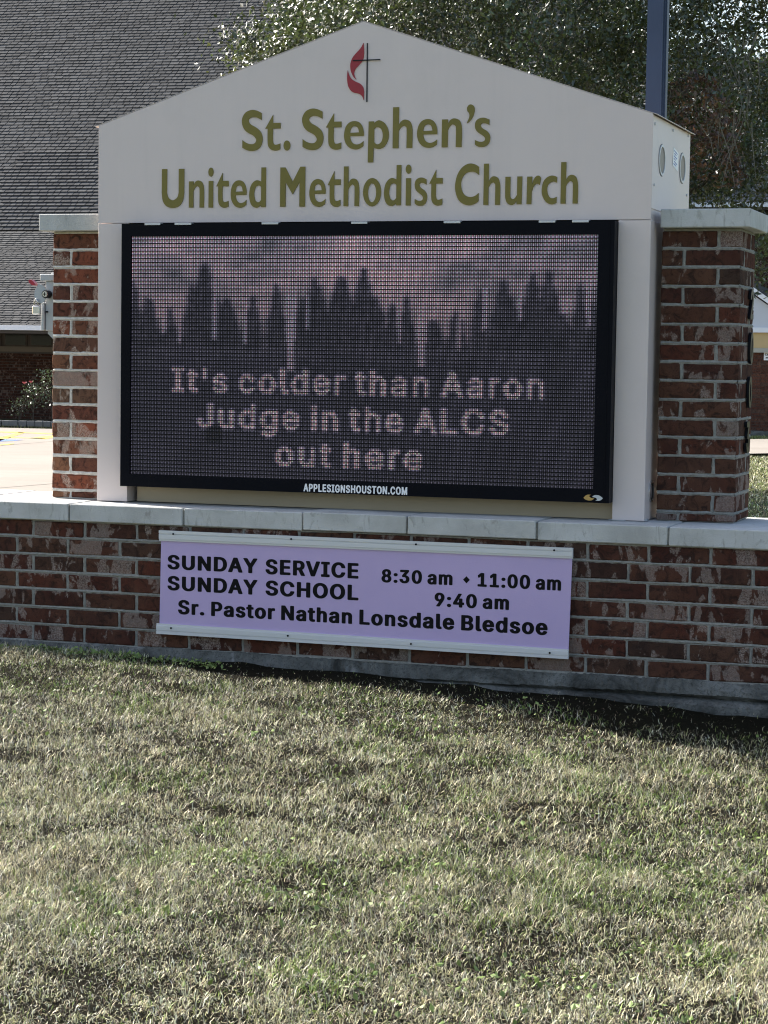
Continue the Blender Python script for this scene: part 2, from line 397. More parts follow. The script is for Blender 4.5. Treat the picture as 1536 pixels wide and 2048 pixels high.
# pillars ------------------------------------------------------------
PY0, PY1, PZ0, PZ1 = .2962, .646, .0752, 1.2585
def pillar(x0, x1, corner_left, mat, mmat, label):
    cx, cy = (x0+x1)/2, (PY0+PY1)/2
    p = empty('brick_pillar', (cx, cy, PZ0)); tag(p, label, 'brick pillar', 'brick pillars flanking the church sign')
    X0, X1, Y0, Y1 = x0-cx, x1-cx, PY0-cy, PY1-cy; H = PZ1-PZ0; r = 0
    hl = .0856
    while True:
        zt = H-.009-r*CH; zb = zt-BH
        if zb < 0: zb = .002
        if zt-zb < .012: break
        j = .0055
        longfront = (r % 2 == 0)
        hx = hl
        if corner_left:      # exposed corner at the left
            xs_ = [(X0, X1-hx-2*j), (X1-hx, X1)] if longfront else [(X0, X0+hx), (X0+hx+2*j, X1)]
        else:
            xs_ = [(X0, X1-hx-2*j), (X1-hx, X1)] if longfront else [(X0, X0+hx), (X0+hx+2*j, X1)]
        if longfront:
            brick(p, xs_[0][0], xs_[0][1], Y0, Y0+hl, zb, zt, mat); brick(p, xs_[1][0], xs_[1][1], Y0, Y0+.24, zb, zt, mat)
            brick(p, X1-hl, X1, Y0+.24+2*j, Y1, zb, zt, mat); brick(p, X0, X0+hl, Y0+hl+2*j, Y1, zb, zt, mat)
            brick(p, X0+hl+2*j, X1-hl-2*j, Y1-hl, Y1, zb, zt, mat)
        else:
            brick(p, xs_[0][0], xs_[0][1], Y0, Y0+.24, zb, zt, mat); brick(p, xs_[1][0], xs_[1][1], Y0, Y0+hl, zb, zt, mat)
            brick(p, X1-hl, X1, Y0+hl+2*j, Y1, zb, zt, mat); brick(p, X0, X0+hl, Y0+.24+2*j, Y1, zb, zt, mat)
            brick(p, X0+hl+2*j, X1-hl-2*j, Y1-hl, Y1, zb, zt, mat)
        r += 1
        if zb <= .003: break
    MB().box(X0+.0045, X1-.0045, Y0+.0045, Y1-.0045, 0, H).obj('mortar_core', mmat, p)
    b = MB(); W = X1-X0
    for k in range(1, r):
        z = H-.0038-k*CH
        joint_strip(b, [(x, z) for x in np.linspace(X0+.003, X1-.003, 18)], .0125, Y0)
        # side joints (right face)
        t = MB(); joint_strip(t, [(y, z) for y in np.linspace(Y0+.003, Y1-.003, 18)], .0125, 0)
        b.add([(X1-v[1], v[0], v[2]) for v in t.v], t.f)
    for k in range(r):
        z = H-.0038-k*CH
        if z-CH < 0: continue
        xj = X1-hl-.0055 if k % 2 == 0 else X0+hl+.0055
        yj = Y0+.24+.0055 if k % 2 == 0 else Y0+hl+.0055
        zz = [z-q for q in (.005, .02, .036, .052, .071)]
        joint_strip(b, [(xj, q) for q in zz], .012, Y0, True)
        t = MB(); joint_strip(t, [(yj, q) for q in zz], .012, 0, True); b.add([(X1-v[1], v[0], v[2]) for v in t.v], t.f)
    tag(b.obj('mortar_joint', mmat, p), kind='stuff')
    # two stone cap blocks, front and back
    for (ya, yb) in ((Y0-.048, Y0+.155), (Y0+.158, Y1+.035)):
        o = link('cap_stone', MB().add(*cham(-(W+.088)/2+(0 if corner_left else .046), (W+.088)/2, -(yb-ya)/2, (yb-ya)/2, -.037, .037, .003, .0008)).mesh('cap_stone', m_stone), p)
        o.location = (0, (ya+yb)/2, H+.0385)
    return p
pr = pillar(2.474, 2.7956, False, m_brick, m_mortar, 'dark brick pillar at the right of the sign with the house numbers on its side')
pl = pillar(-.2704, .055, True, m_brickl, m_mortarl, 'brick pillar with brighter light in its colour at the left of the sign behind the grey switch box')

# ------------------------------------------------------------------ lettering tools
GLY = {
'U': ["72,92* 125,92* 125,300 125,335 142,387 185,412 230,387 246,335 246,300 246,92* 302,92* 302,300 302,340 288,420 248,474 185,492 122,474 84,420 72,335 72,300"],
'n': ["350,218* 397,218* 397,258* 418,222 450,210 488,233 505,305 505,487* 460,487* 460,310 452,280 433,267 412,287 397,322* 397,487* 350,487*"],
'i': ["552,214* 598,214* 598,487* 552,487*", "E574,124,26,46"],
't': ["694,132* 694,214* 756,214* 756,270* 694,270* 694,390 706,428 727,431 756,420* 756,478* 720,491 682,481 657,447 650,390 650,270* 630,270*"],
'e': ["940,358* 828,358* 836,402 856,431 885,442 915,433 940,410* 938,460* 905,484 865,490 820,470 788,415 778,345 790,270 818,225 858,208 900,220 928,262 940,318", "828,325* 902,322* 895,285 880,265 862,260 842,270 831,298"],
'd': ["1090,77* 1137,77* 1137,483* 1090,483* 1090,462* 1065,483 1035,490 995,467 973,410 968,345 982,268 1014,222 1050,207 1090,222*", "1090,278* 1072,263 1050,264 1030,287 1018,345 1028,407 1050,431 1072,430 1090,410*"],
'M': ["107,75* 158,75* 235,222* 311,70* 362,70* 362,478* 305,478* 305,228* 235,352* 163,228* 163,478* 107,478*"],
'o': ["E1048,330,93,145", "E1048,336,42,97"],
'h': ["757,65* 805,65* 805,240* 827,203 860,190 898,213 917,290 917,472* 870,472* 870,290 862,262 845,250 822,270 805,302* 805,472* 757,472*"],
's': ["650,272* 650,345* 607,322 572,321 552,347 572,387 625,427 655,475 662,530 645,598 607,634 560,641 520,632 490,608* 490,545* 530,566 570,571 598,556 604,525 580,489 525,445 495,400 487,340 500,285 540,252 595,247"],
'C': ["1383,100* 1383,213* 1335,178 1270,165 1205,185 1155,245 1135,330 1150,430 1195,495 1265,520 1330,505 1383,465* 1383,578* 1330,615 1260,635 1175,618 1100,555 1060,450 1052,350 1075,225 1125,130 1190,72 1260,50 1330,65"],
'u': ["630,247* 688,247* 688,440 695,484 715,503 742,490 765,455* 765,245* 822,245* 818,560* 762,560* 760,522* 735,557 700,570 655,548 634,495 630,430"],
'r': ["878,245* 935,245* 935,335* 955,275 980,243 1003,235 1022,243 1035,262* 1022,343* 1005,330 985,328 955,358 932,420* 930,558* 875,558*"],
'c': ["1217,250* 1217,317* 1180,302 1150,310 1118,340 1107,390 1118,450 1145,487 1180,492 1217,478* 1217,545* 1185,560 1150,563 1097,537 1057,472 1045,400 1060,310 1100,257 1150,234 1190,238"],
'S': ["305,150* 305,230* 255,203 205,195 167,212 158,242 182,277 245,315 293,360 316,415 317,470 300,525 260,565 205,580 145,572 88,543* 88,455* 130,485 180,502 222,498 245,468 238,437 208,403 140,365 97,312 80,240 92,185 127,137 190,113 250,122"],
'.': ["E593,518,38,57"],
'p': ["95,260* 153,260* 155,283* 180,260 215,250 268,280 305,340 317,410 305,480 268,540 220,563 185,560 153,548* 150,708* 90,708*", "157,345* 175,328 202,326 235,350 252,410 242,475 213,508 183,510 157,488*"],
"'": ["1180,150 1175,115 1190,87 1215,76 1245,90 1260,130 1250,190 1225,240 1180,283* 1178,272* 1195,235 1203,200 1197,172"],
}
def sample(c):
    if c[0] == 'E':
        x, y, a, b = map(float, c[1:].split(','))
        return [(x+a*math.cos(t), y+b*math.sin(t)) for t in np.linspace(0, 2*math.pi, 28, endpoint=False)]
    P = []
    for s in c.split():
        k = s.endswith('*'); x, y = map(float, s.rstrip('*').split(',')); P.append((x, y, k))
    n = len(P); out = []
    for i in range(n):
        p1, p2 = P[i], P[(i+1) % n]
        if p1[2] and p2[2]: out.append(p1[:2]); continue
        p0 = P[i-1] if not p1[2] else p1; p3 = P[(i+2) % n] if not p2[2] else p2
        for t in (0, .25, .5, .75):
            q = [.5*((2*p1[k])+(-p0[k]+p2[k])*t+(2*p0[k]-5*p1[k]+4*p2[k]-p3[k])*t*t+(-p0[k]+3*p1[k]-3*p2[k]+p3[k])*t**3) for k in (0, 1)]
            out.append(tuple(q))
    return out
def curve_mesh(contours, depth, bevel=0):
    cu = bpy.data.curves.new('c', 'CURVE'); cu.dimensions = '2D'; cu.fill_mode = 'BOTH'; cu.extrude = depth/2; cu.bevel_depth = bevel
    for ct in contours:
        s = cu.splines.new('POLY'); s.points.add(len(ct)-1)
        for p, q in zip(s.points, ct): p.co = (q[0], q[1], 0, 1)
        s.use_cyclic_u = True
    o = bpy.data.objects.new('c', cu); me = bpy.data.meshes.new_from_object(o); bpy.data.objects.remove(o); bpy.data.curves.remove(cu)
    return me
def up_mesh(me, Y):
    n = len(me.vertices); a = np.zeros(n*3, np.float32); me.vertices.foreach_get('co', a); a = a.reshape(-1, 3)
    a = np.stack([a[:, 0], Y-a[:, 2], a[:, 1]], 1); me.vertices.foreach_set('co', a.ravel()); me.update(); return me
# sans-serif letter outlines (thousandths of an em): advance, contours
GROT = {"'": (278, '79,296 126,296 145,298 163,306 171,316 179,510 176,516 171,522 160,527 134,531 58,530 41,525 35,522 27,511 35,316 38,311 49,302 61,298'),
'.': (260, '86,-26 116,-25 138,-19 157,-10 175,9 181,21 184,36 182,59 174,74 157,92 151,95 138,101 117,107 98,109 78,108 55,102 34,92 16,74 13,68 7,54 7,30 16,8 34,-10 50,-18 68,-24'),
'0': (525, '221,-29 268,-26 298,-19 314,-13 332,-5 359,12 386,38 400,54 413,77 429,116 437,144 443,174 448,232 447,300 443,334 437,364 425,403 412,431 398,455 386,470 359,496 332,514 304,526 286,531 268,535 232,538 186,535 155,528 139,522 121,514 94,496 66,468 54,455 41,431 24,392 16,364 9,328 5,276 6,208 9,180 16,144 27,107 36,85 54,54 68,37 94,12 125,-7 155,-19 180,-25|223,72 210,78 192,93 181,110 173,127 165,150 157,188 153,222 152,266 159,334 165,359 173,382 192,416 210,432 226,438 243,432 262,414 281,381 294,334 300,286 301,244 300,222 294,175 280,125 264,96 251,84 242,77 233,73'),
'1': (525, '77,-22 390,-22 403,-21 420,-16 426,-12 434,-2 434,56 432,62 426,68 415,73 402,76 319,78 319,510 316,516 305,525 288,530 274,531 198,531 173,527 162,522 54,442 46,434 43,429 43,356 46,351 57,342 74,337 86,336 108,339 122,346 165,378 168,380 169,378 169,78 64,76 47,71 36,62 33,56 33,-2 36,-7 47,-16 59,-20'),
'2': (525, '65,-22 388,-22 413,-18 424,-12 430,-6 432,-2 432,59 430,64 418,73 401,78 388,79 219,80 328,194 362,233 376,251 401,288 409,303 418,327 423,354 424,384 420,411 414,429 402,452 392,466 359,498 336,513 313,523 291,530 252,536 220,538 163,531 123,517 90,498 58,467 45,449 34,427 28,409 23,374 23,360 26,355 31,350 45,343 68,340 126,340 139,341 156,346 162,350 170,360 173,388 179,404 186,418 200,430 214,437 220,438 239,435 252,428 262,418 267,412 274,394 277,374 276,355 269,332 258,311 240,288 220,263 194,237 23,54 21,50 21,-2 23,-6 29,-12 40,-18'),
'3': (525, '207,-29 244,-28 275,-24 307,-16 339,-4 360,8 376,20 402,46 420,75 428,94 435,120 435,170 424,208 412,230 402,244 380,266 363,278 331,295 309,303 285,308 413,454 415,458 415,511 407,522 396,527 370,531 72,531 58,530 41,525 35,522 27,511 27,450 30,445 41,436 58,431 72,430 225,430 116,307 114,302 114,246 122,236 136,229 158,226 210,226 225,224 243,219 260,208 270,197 279,181 285,156 285,132 278,107 274,99 263,88 245,77 222,72 208,72 186,79 168,93 157,112 153,131 150,139 144,144 130,151 108,154 32,153 20,150 9,144 4,139 1,134 3,107 9,88 20,65 30,49 62,18 84,3 133,-18 165,-25'),
'4': (525, '283,-22 355,-21 372,-16 384,-7 386,-2 386,82 430,85 442,89 454,98 456,104 456,164 454,170 448,176 434,182 424,184 386,186 386,320 384,325 378,330 364,337 342,340 284,340 270,339 253,334 351,500 354,506 354,510 352,516 346,522 335,527 323,530 248,531 223,527 212,522 206,515 10,184 -3,161 -3,104 0,98 5,92 16,87 28,84 238,83 239,-2 242,-7 253,-16 265,-20|167,185 171,195 238,309 239,186'),
'7': (525, '98,-22 177,-21 194,-16 207,-5 434,446 434,511 432,516 420,525 403,530 390,531 64,531 38,527 27,522 21,515 19,510 19,450 27,440 38,434 64,430 269,429 54,3 54,-2 56,-7 68,-16 80,-20'),
'8': (525, '214,-29 266,-27 307,-19 345,-6 374,10 385,18 410,44 429,71 439,96 444,128 443,154 439,174 431,196 421,215 412,228 387,254 365,268 378,276 400,300 413,323 420,342 424,364 425,386 420,420 410,443 394,467 368,494 338,513 313,524 288,531 230,538 198,536 165,531 145,526 120,516 93,500 78,490 60,472 49,457 38,435 31,416 27,386 29,356 32,342 39,323 50,303 60,290 74,276 87,268 65,254 44,233 32,216 15,181 11,164 9,144 10,111 13,96 20,77 34,54 65,20 81,8 98,-1 137,-17 186,-27|220,71 199,75 183,84 174,93 165,107 161,119 158,142 165,172 181,194 201,208 214,212 230,213 242,211 255,206 266,198 276,188 287,171 293,150 294,138 291,119 287,107 282,97 269,84 250,74 232,71|219,312 202,320 192,327 186,336 179,353 176,378 181,404 192,423 200,430 213,436 228,438 241,435 252,430 266,414 273,397 276,374 272,351 266,337 258,327 250,320 236,313'),
'9': (525, '131,-22 212,-21 229,-16 242,-5 374,189 408,249 417,269 424,290 431,324 431,376 427,396 420,417 409,441 388,471 364,494 332,514 293,529 264,535 222,538 188,535 163,530 132,520 89,496 56,462 32,420 26,401 21,366 21,338 25,303 31,284 42,262 54,244 75,220 111,196 132,187 161,178 204,174 87,3 87,-2 90,-7 101,-16 113,-20|224,265 208,271 197,278 182,296 178,305 171,328 168,356 174,386 180,402 186,413 197,424 208,432 218,437 230,438 237,436 252,428 266,413 272,402 281,379 284,364 284,338 281,323 274,304 260,283 239,268'),
':': (260, '86,-26 116,-25 138,-19 157,-10 175,9 181,21 184,36 182,59 174,74 157,92 151,95 138,101 117,107 98,109 78,108 55,102 34,92 16,74 13,68 7,54 7,30 16,8 34,-10 50,-18 68,-24|91,249 110,250 128,253 151,262 157,266 174,283 181,296 184,310 184,322 182,334 175,349 161,364 138,377 118,382 98,384 78,383 59,379 48,375 31,364 16,350 9,335 7,328 7,304 16,283 34,266 48,258 67,252'),
'A': (552, '17,-22 96,-21 109,-18 120,-12 129,-1 167,109 172,120 308,120 351,-1 360,-12 371,-18 396,-22 474,-21 492,-16 504,-6 506,2 503,12 320,510 318,515 305,525 288,530 274,531 202,531 177,527 166,522 159,514 -27,3 -27,-2 -24,-7 -13,-16 -1,-20|208,221 207,223 238,315 272,222'),
'B': (528, '61,-22 260,-22 290,-20 320,-16 343,-10 372,1 398,16 409,24 432,47 441,60 451,80 460,114 461,146 457,177 452,192 434,224 410,250 383,268 397,278 416,297 428,312 435,328 441,364 441,384 438,409 426,441 412,464 381,494 359,507 338,516 308,524 280,529 252,531 62,531 36,527 25,522 19,515 17,510 17,-2 20,-7 31,-16 43,-20|169,79 169,209 261,208 280,200 294,188 305,170 312,147 312,134 311,123 307,111 300,98 293,92 277,83 256,79|169,307 168,429 242,430 260,427 276,418 282,411 287,400 293,372 291,355 287,342 278,327 263,314 248,308'),
'C': (582, '260,-29 312,-26 357,-16 385,-6 403,3 438,26 468,54 492,89 501,106 513,142 516,156 516,162 508,172 497,178 485,181 410,182 384,178 373,172 368,167 358,139 348,120 332,102 315,88 299,81 274,75 257,75 233,82 225,86 204,100 192,111 178,129 163,160 152,196 146,250 148,284 153,316 167,359 178,379 192,397 200,406 218,418 233,427 245,431 264,434 290,431 314,421 332,408 348,389 358,370 364,348 368,341 379,332 391,328 410,326 484,327 502,332 508,336 516,346 513,367 505,391 489,425 468,455 438,484 403,506 380,517 346,528 319,534 274,538 220,535 186,528 154,517 135,508 114,496 90,478 60,449 46,429 26,394 15,368 5,333 -1,298 -3,266 -1,210 5,175 12,149 30,106 46,80 60,59 90,30 114,12 149,-6 190,-20 220,-26'),
'D': (574, '61,-22 226,-22 270,-19 314,-11 352,1 387,18 412,36 423,46 442,65 458,84 473,110 487,141 499,183 503,212 505,266 503,298 498,333 487,369 473,400 458,426 444,443 424,464 413,474 389,490 355,508 317,520 276,528 250,530 62,531 36,527 25,522 20,516 17,510 17,-2 20,-7 31,-16 43,-20|169,79 168,429 226,430 256,426 280,417 300,404 316,389 326,375 337,356 343,340 352,305 356,266 355,228 346,178 337,154 326,134 303,108 286,96 268,87 238,80'),
'E': (491, '61,-22 374,-22 399,-18 410,-12 416,-7 418,-2 418,59 410,70 399,75 374,79 170,79 168,80 169,207 366,208 379,211 390,216 396,222 398,228 398,288 390,298 379,304 354,308 169,308 168,429 370,430 396,434 407,440 412,445 415,450 415,510 412,516 407,522 393,528 370,531 62,531 36,527 25,522 20,516 17,510 17,-2 20,-7 31,-16 43,-20'),
'G': (592, '262,-29 312,-26 345,-20 362,-15 407,3 435,20 448,32 476,61 492,84 506,112 515,142 519,166 521,192 521,258 513,268 502,274 476,278 271,277 259,274 248,268 240,258 240,197 248,186 259,181 271,178 369,177 367,162 361,144 355,130 346,116 338,106 326,94 307,83 285,76 258,75 233,82 214,92 192,111 178,130 167,150 158,174 152,196 146,250 148,284 153,316 167,359 190,395 200,406 217,418 232,427 244,431 262,434 285,432 313,420 327,410 344,390 358,365 366,343 379,333 391,329 410,327 486,328 503,333 509,336 517,347 513,371 507,390 499,408 472,450 434,486 404,505 386,514 356,525 318,534 274,538 218,535 184,528 139,511 113,496 89,478 60,449 44,429 25,394 4,333 -1,298 -3,266 -1,210 4,175 11,152 29,107 44,80 64,56 89,30 113,12 148,-6 191,-20 222,-26'),
'H': (589, '61,-22 137,-21 149,-18 160,-12 168,-2 168,208 170,210 348,210 349,-2 352,-7 357,-12 368,-18 394,-22 469,-21 486,-16 498,-7 500,-2 500,510 498,516 492,522 481,527 468,530 394,531 368,527 357,522 352,516 349,510 349,312 348,311 169,311 168,510 166,516 160,522 149,527 124,531 48,530 31,525 20,516 17,510 17,-2 20,-7 31,-16 43,-20'),
'I': (372, '32,-22 268,-22 281,-21 298,-16 304,-12 312,-2 312,58 310,64 304,70 293,75 280,78 228,79 226,80 226,429 281,431 298,436 310,445 312,450 312,510 310,516 298,525 281,530 268,531 32,531 19,530 2,525 -4,522 -12,511 -12,450 -10,445 -4,440 7,434 20,431 74,430 75,428 75,80 32,79 14,77 -4,70 -10,64 -12,58 -12,-2 -10,-6 -4,-12 7,-18'),
'J': (468, '181,-29 236,-24 271,-15 301,-1 325,16 354,47 370,81 377,107 379,136 379,510 376,516 371,522 357,528 334,531 260,530 243,525 237,522 229,511 229,144 223,107 216,94 205,80 189,72 180,72 162,82 152,94 142,125 141,175 138,180 127,189 110,194 96,195 22,194 4,189 -2,186 -10,175 -10,138 -8,116 -2,88 1,78 16,48 30,31 44,16 62,2 99,-15 139,-25'),
'L': (465, '61,-22 360,-22 373,-21 390,-16 402,-7 404,-2 404,59 396,70 385,75 360,79 168,80 168,510 166,516 160,522 149,527 136,530 62,531 48,530 36,527 25,522 20,516 17,510 17,-2 20,-7 31,-16 43,-20'),
'M': (700, '61,-22 134,-21 146,-18 157,-12 165,-2 166,191 242,-1 244,-6 257,-16 274,-21 288,-22 354,-21 371,-16 384,-6 460,190 461,-2 464,-7 469,-12 480,-18 506,-22 580,-21 592,-18 603,-12 608,-7 611,-2 611,510 608,516 597,525 580,530 478,531 452,527 441,522 434,515 314,204 194,515 187,522 176,527 150,531 62,531 39,528 25,522 20,516 17,510 17,-2 20,-7 31,-16 43,-20'),
'N': (595, '61,-22 137,-21 149,-18 160,-12 168,-2 168,271 342,-2 352,-12 363,-18 376,-21 462,-22 487,-18 498,-12 504,-7 506,-2 506,510 504,516 498,522 487,527 474,530 400,531 387,530 370,525 364,522 356,511 356,235 178,514 171,522 160,527 148,530 62,531 36,527 25,522 20,516 17,510 17,-2 20,-7 31,-16 43,-20'),
'O': (605, '260,-29 312,-26 351,-18 380,-8 399,1 420,12 441,28 472,59 488,80 508,114 519,140 529,175 534,210 536,242 534,298 529,333 521,362 504,402 488,429 474,448 440,482 420,496 385,515 343,529 312,535 274,538 220,535 186,528 154,517 135,508 114,496 90,478 64,453 46,429 26,394 15,368 5,333 -1,298 -3,266 -1,210 5,175 12,149 30,106 46,80 64,55 90,30 114,12 149,-6 190,-20 220,-26|257,75 233,82 214,92 192,111 178,129 167,149 153,192 148,224 146,258 148,284 153,316 167,359 178,379 192,398 217,418 233,427 245,431 268,434 288,431 300,427 316,418 329,410 344,394 354,380 366,360 374,341 382,312 386,284 387,244 383,202 376,174 366,149 344,115 329,100 300,82 276,75'),
'P': (517, '61,-22 137,-21 154,-16 166,-6 168,-2 169,164 248,164 278,166 308,171 337,180 362,191 386,206 412,232 430,257 444,290 450,320 452,354 447,395 434,431 420,455 394,482 383,490 362,503 331,517 298,525 240,531 62,531 36,527 25,522 20,516 17,510 17,-2 20,-7 31,-16 43,-20|169,264 168,429 240,430 250,429 267,422 280,412 290,398 299,374 301,360 301,334 299,321 286,288 264,270 252,266 240,264'),
'R': (521, '61,-22 137,-21 154,-16 166,-6 168,-2 168,174 170,176 214,175 307,2 312,-6 318,-12 329,-18 342,-21 426,-22 452,-18 463,-12 468,-7 471,-2 471,2 467,11 363,200 399,224 422,250 437,276 448,305 452,340 451,378 448,399 442,418 420,458 398,482 384,492 361,506 313,523 298,526 242,531 62,531 36,527 25,522 20,516 17,510 17,-2 20,-7 31,-16 43,-20|169,277 168,429 240,430 259,427 275,420 286,409 295,393 300,373 302,354 297,318 291,304 286,296 272,285 251,278'),
'S': (519, '211,-31 266,-29 297,-24 327,-16 351,-6 379,8 392,18 418,44 426,56 436,72 445,93 450,114 451,128 449,169 441,195 436,206 422,224 395,250 366,268 337,282 295,296 233,312 194,326 178,336 165,349 160,361 158,374 160,391 164,403 174,416 185,426 195,431 220,437 235,436 255,431 276,417 284,406 291,393 293,379 296,371 302,366 316,359 338,356 412,357 430,362 436,366 444,376 442,401 436,421 428,440 418,457 387,488 348,513 312,526 283,533 232,538 180,534 139,526 100,510 80,498 59,482 34,456 25,440 16,419 10,397 9,384 11,344 17,323 30,299 55,272 72,260 98,244 131,230 161,220 247,196 270,187 287,176 294,169 298,161 303,140 302,129 293,106 282,92 263,79 245,73 220,71 201,74 186,79 166,92 153,113 148,137 144,144 139,150 125,156 102,159 26,158 14,155 3,150 -2,144 -5,138 -2,111 4,90 10,76 24,52 55,18 78,3 100,-8 130,-19 182,-29'),
'T': (521, '194,-22 269,-21 281,-18 292,-12 300,-2 300,429 416,430 438,433 452,440 458,445 460,450 460,510 458,516 446,525 429,530 416,531 34,531 20,530 3,525 -3,522 -11,511 -11,450 -8,445 3,436 20,431 34,430 150,429 150,-2 152,-7 164,-16 176,-20'),
'U': (589, '245,-30 290,-29 319,-25 356,-16 393,-1 420,16 434,26 460,52 474,73 487,100 495,124 499,144 500,160 500,510 498,516 486,525 469,530 456,531 382,530 364,525 358,522 350,511 349,161 341,131 326,105 311,90 299,83 287,78 268,74 250,74 234,77 219,83 207,90 196,99 188,111 176,131 171,146 167,174 167,510 165,515 153,525 136,530 62,531 48,530 31,525 25,522 17,511 17,166 22,125 30,100 44,73 58,52 83,26 108,8 128,-3 165,-17 215,-28'),
'V': (552, '205,-22 290,-21 307,-16 320,-5 506,506 506,511 504,516 492,525 475,530 462,531 396,531 371,527 360,522 354,515 241,194 239,197 126,515 119,522 108,527 82,531 4,530 -13,525 -25,515 -27,510 -25,500 160,-1 162,-6 175,-16 187,-20'),
'Y': (544, '204,-22 280,-21 297,-16 309,-6 311,-2 311,204 496,502 498,506 498,511 496,516 484,525 467,530 454,531 382,531 360,528 346,522 338,514 236,346 134,514 126,522 115,527 102,530 18,531 -8,527 -19,522 -25,515 -27,510 -25,502 160,204 160,-2 162,-7 174,-16 186,-20'),
'a': (461, '152,-31 166,-31 204,-27 222,-23 244,-15 260,-20 278,-22 348,-21 366,-16 372,-12 380,-2 380,262 379,277 373,306 356,341 329,368 305,383 296,387 270,396 246,402 208,406 164,405 121,397 78,382 43,358 24,339 7,315 -2,294 -2,289 0,284 14,274 77,255 99,252 121,255 135,262 142,268 148,282 162,296 170,302 184,308 200,309 208,307 218,300 226,290 232,266 233,256 231,250 156,240 116,233 89,226 61,216 31,200 10,179 -3,158 -10,138 -13,118 -12,86 -4,57 14,27 44,0 66,-12 107,-25 128,-29|168,67 155,70 145,76 137,90 135,106 137,118 142,129 154,138 165,143 232,153 232,128 226,107 216,91 205,80 188,70 175,67'),
'c': (468, '195,-30 236,-29 280,-21 313,-8 342,8 352,16 380,45 398,77 406,100 406,104 404,109 398,114 385,121 318,138 292,138 275,133 264,124 253,99 246,88 237,80 222,71 207,68 190,72 179,80 168,91 156,109 148,129 141,160 139,192 141,216 146,240 156,267 172,290 186,302 202,308 217,307 229,302 244,289 256,271 262,256 268,250 279,244 292,241 317,241 381,257 397,264 405,275 405,280 400,295 388,320 372,340 351,362 325,378 305,388 279,397 248,404 226,406 196,406 168,404 136,397 112,389 81,372 62,358 42,338 24,314 11,290 2,268 -7,220 -9,196 -8,164 -4,134 2,108 16,76 28,56 42,38 70,12 87,0 109,-11 153,-25 168,-28'),
'd': (496, '184,-30 202,-30 241,-26 257,-22 280,-13 292,-19 314,-22 384,-21 401,-16 407,-12 415,-2 415,510 412,516 407,522 396,527 370,531 312,531 290,528 276,522 270,516 268,510 268,395 226,405 186,406 149,402 132,398 103,388 76,374 59,360 36,337 21,313 7,284 -4,249 -8,222 -8,156 -4,129 1,111 11,83 21,64 38,37 62,14 91,-6 102,-12 128,-21 158,-28|199,69 190,72 179,80 166,94 156,109 145,139 142,153 139,194 141,218 145,239 156,270 170,289 179,298 194,306 208,308 222,303 235,294 253,269 262,245 266,227 269,184 267,160 263,138 253,110 246,98 242,92 226,76 213,70'),
'e': (476, '199,-30 220,-30 263,-26 299,-17 328,-5 360,16 386,43 394,56 404,76 408,88 408,93 400,104 384,111 320,126 294,126 282,123 271,118 264,111 252,89 237,74 222,69 214,68 201,69 181,78 173,84 160,98 149,119 143,147 370,147 383,148 400,153 412,162 414,168 413,226 408,259 394,300 382,323 374,334 343,364 330,374 308,385 265,400 224,406 166,404 138,398 101,384 65,362 40,337 30,323 11,291 -4,246 -9,202 -8,154 2,108 16,76 28,56 42,38 62,18 81,4 110,-11 146,-23 172,-28|144,243 151,265 166,288 189,305 200,308 210,308 220,305 230,300 242,288 255,266 262,244 260,243'),
'g': (497, '198,-173 232,-172 265,-168 304,-158 327,-149 360,-130 384,-105 400,-82 408,-63 414,-37 415,-22 415,380 412,386 407,392 396,397 370,401 314,401 292,398 278,391 247,402 216,406 160,404 129,397 93,383 76,374 59,360 40,340 26,322 4,277 -4,250 -8,224 -8,158 -4,132 6,101 14,83 36,49 59,26 83,11 104,0 138,-11 158,-15 212,-17 226,-16 268,-6 268,-8 267,-26 262,-41 256,-51 245,-64 235,-70 227,-73 216,-75 196,-75 184,-72 166,-62 136,-28 122,-22 100,-19 88,-20 71,-25 26,-50 10,-62 8,-67 8,-72 20,-93 32,-109 52,-128 75,-143 106,-157 135,-165 162,-170|199,81 188,84 174,94 166,102 157,115 147,138 142,157 139,198 141,221 145,240 158,274 179,298 188,304 201,308 208,308 221,304 236,294 246,282 257,261 264,238 269,210 269,174 264,147 257,124 244,101 231,90 221,84 210,81'),
'h': (482, '54,-22 126,-21 138,-18 149,-12 157,-2 157,241 165,271 174,287 187,299 202,306 208,307 218,306 234,294 242,284 252,254 253,-2 256,-7 267,-16 284,-21 356,-22 369,-21 386,-16 398,-7 400,-2 400,254 396,289 390,310 382,328 372,344 345,372 325,385 299,396 260,404 218,406 192,404 158,395 157,511 154,516 143,525 126,530 54,531 41,530 29,527 18,522 12,516 10,510 10,-2 12,-7 24,-16 36,-20'),
'i': (239, '54,-22 126,-21 138,-18 149,-12 157,-2 157,380 154,386 149,392 138,397 126,400 112,401 41,400 29,397 18,392 10,381 10,-2 12,-7 24,-16 36,-20|80,421 111,424 137,433 143,436 160,453 167,467 169,472 169,494 163,508 160,514 147,526 130,537 111,543 86,546 68,545 48,541 37,537 24,530 8,514 1,502 -2,488 -2,478 1,465 8,453 24,436 34,431 56,424'),
'j': (239, '-9,-165 36,-163 71,-155 95,-145 112,-134 136,-110 146,-91 154,-67 157,-40 157,380 154,386 149,392 135,398 112,401 42,400 24,395 18,392 10,381 9,-40 6,-54 -1,-64 -22,-66 -39,-71 -50,-80 -53,-86 -53,-144 -51,-149 -45,-156 -34,-161|80,421 111,424 137,433 143,436 160,453 166,465 169,478 169,488 166,502 160,514 147,526 130,537 111,543 86,546 68,545 48,541 35,536 21,528 8,514 1,502 -2,488 -2,478 1,465 8,453 24,436 34,431 56,424'),
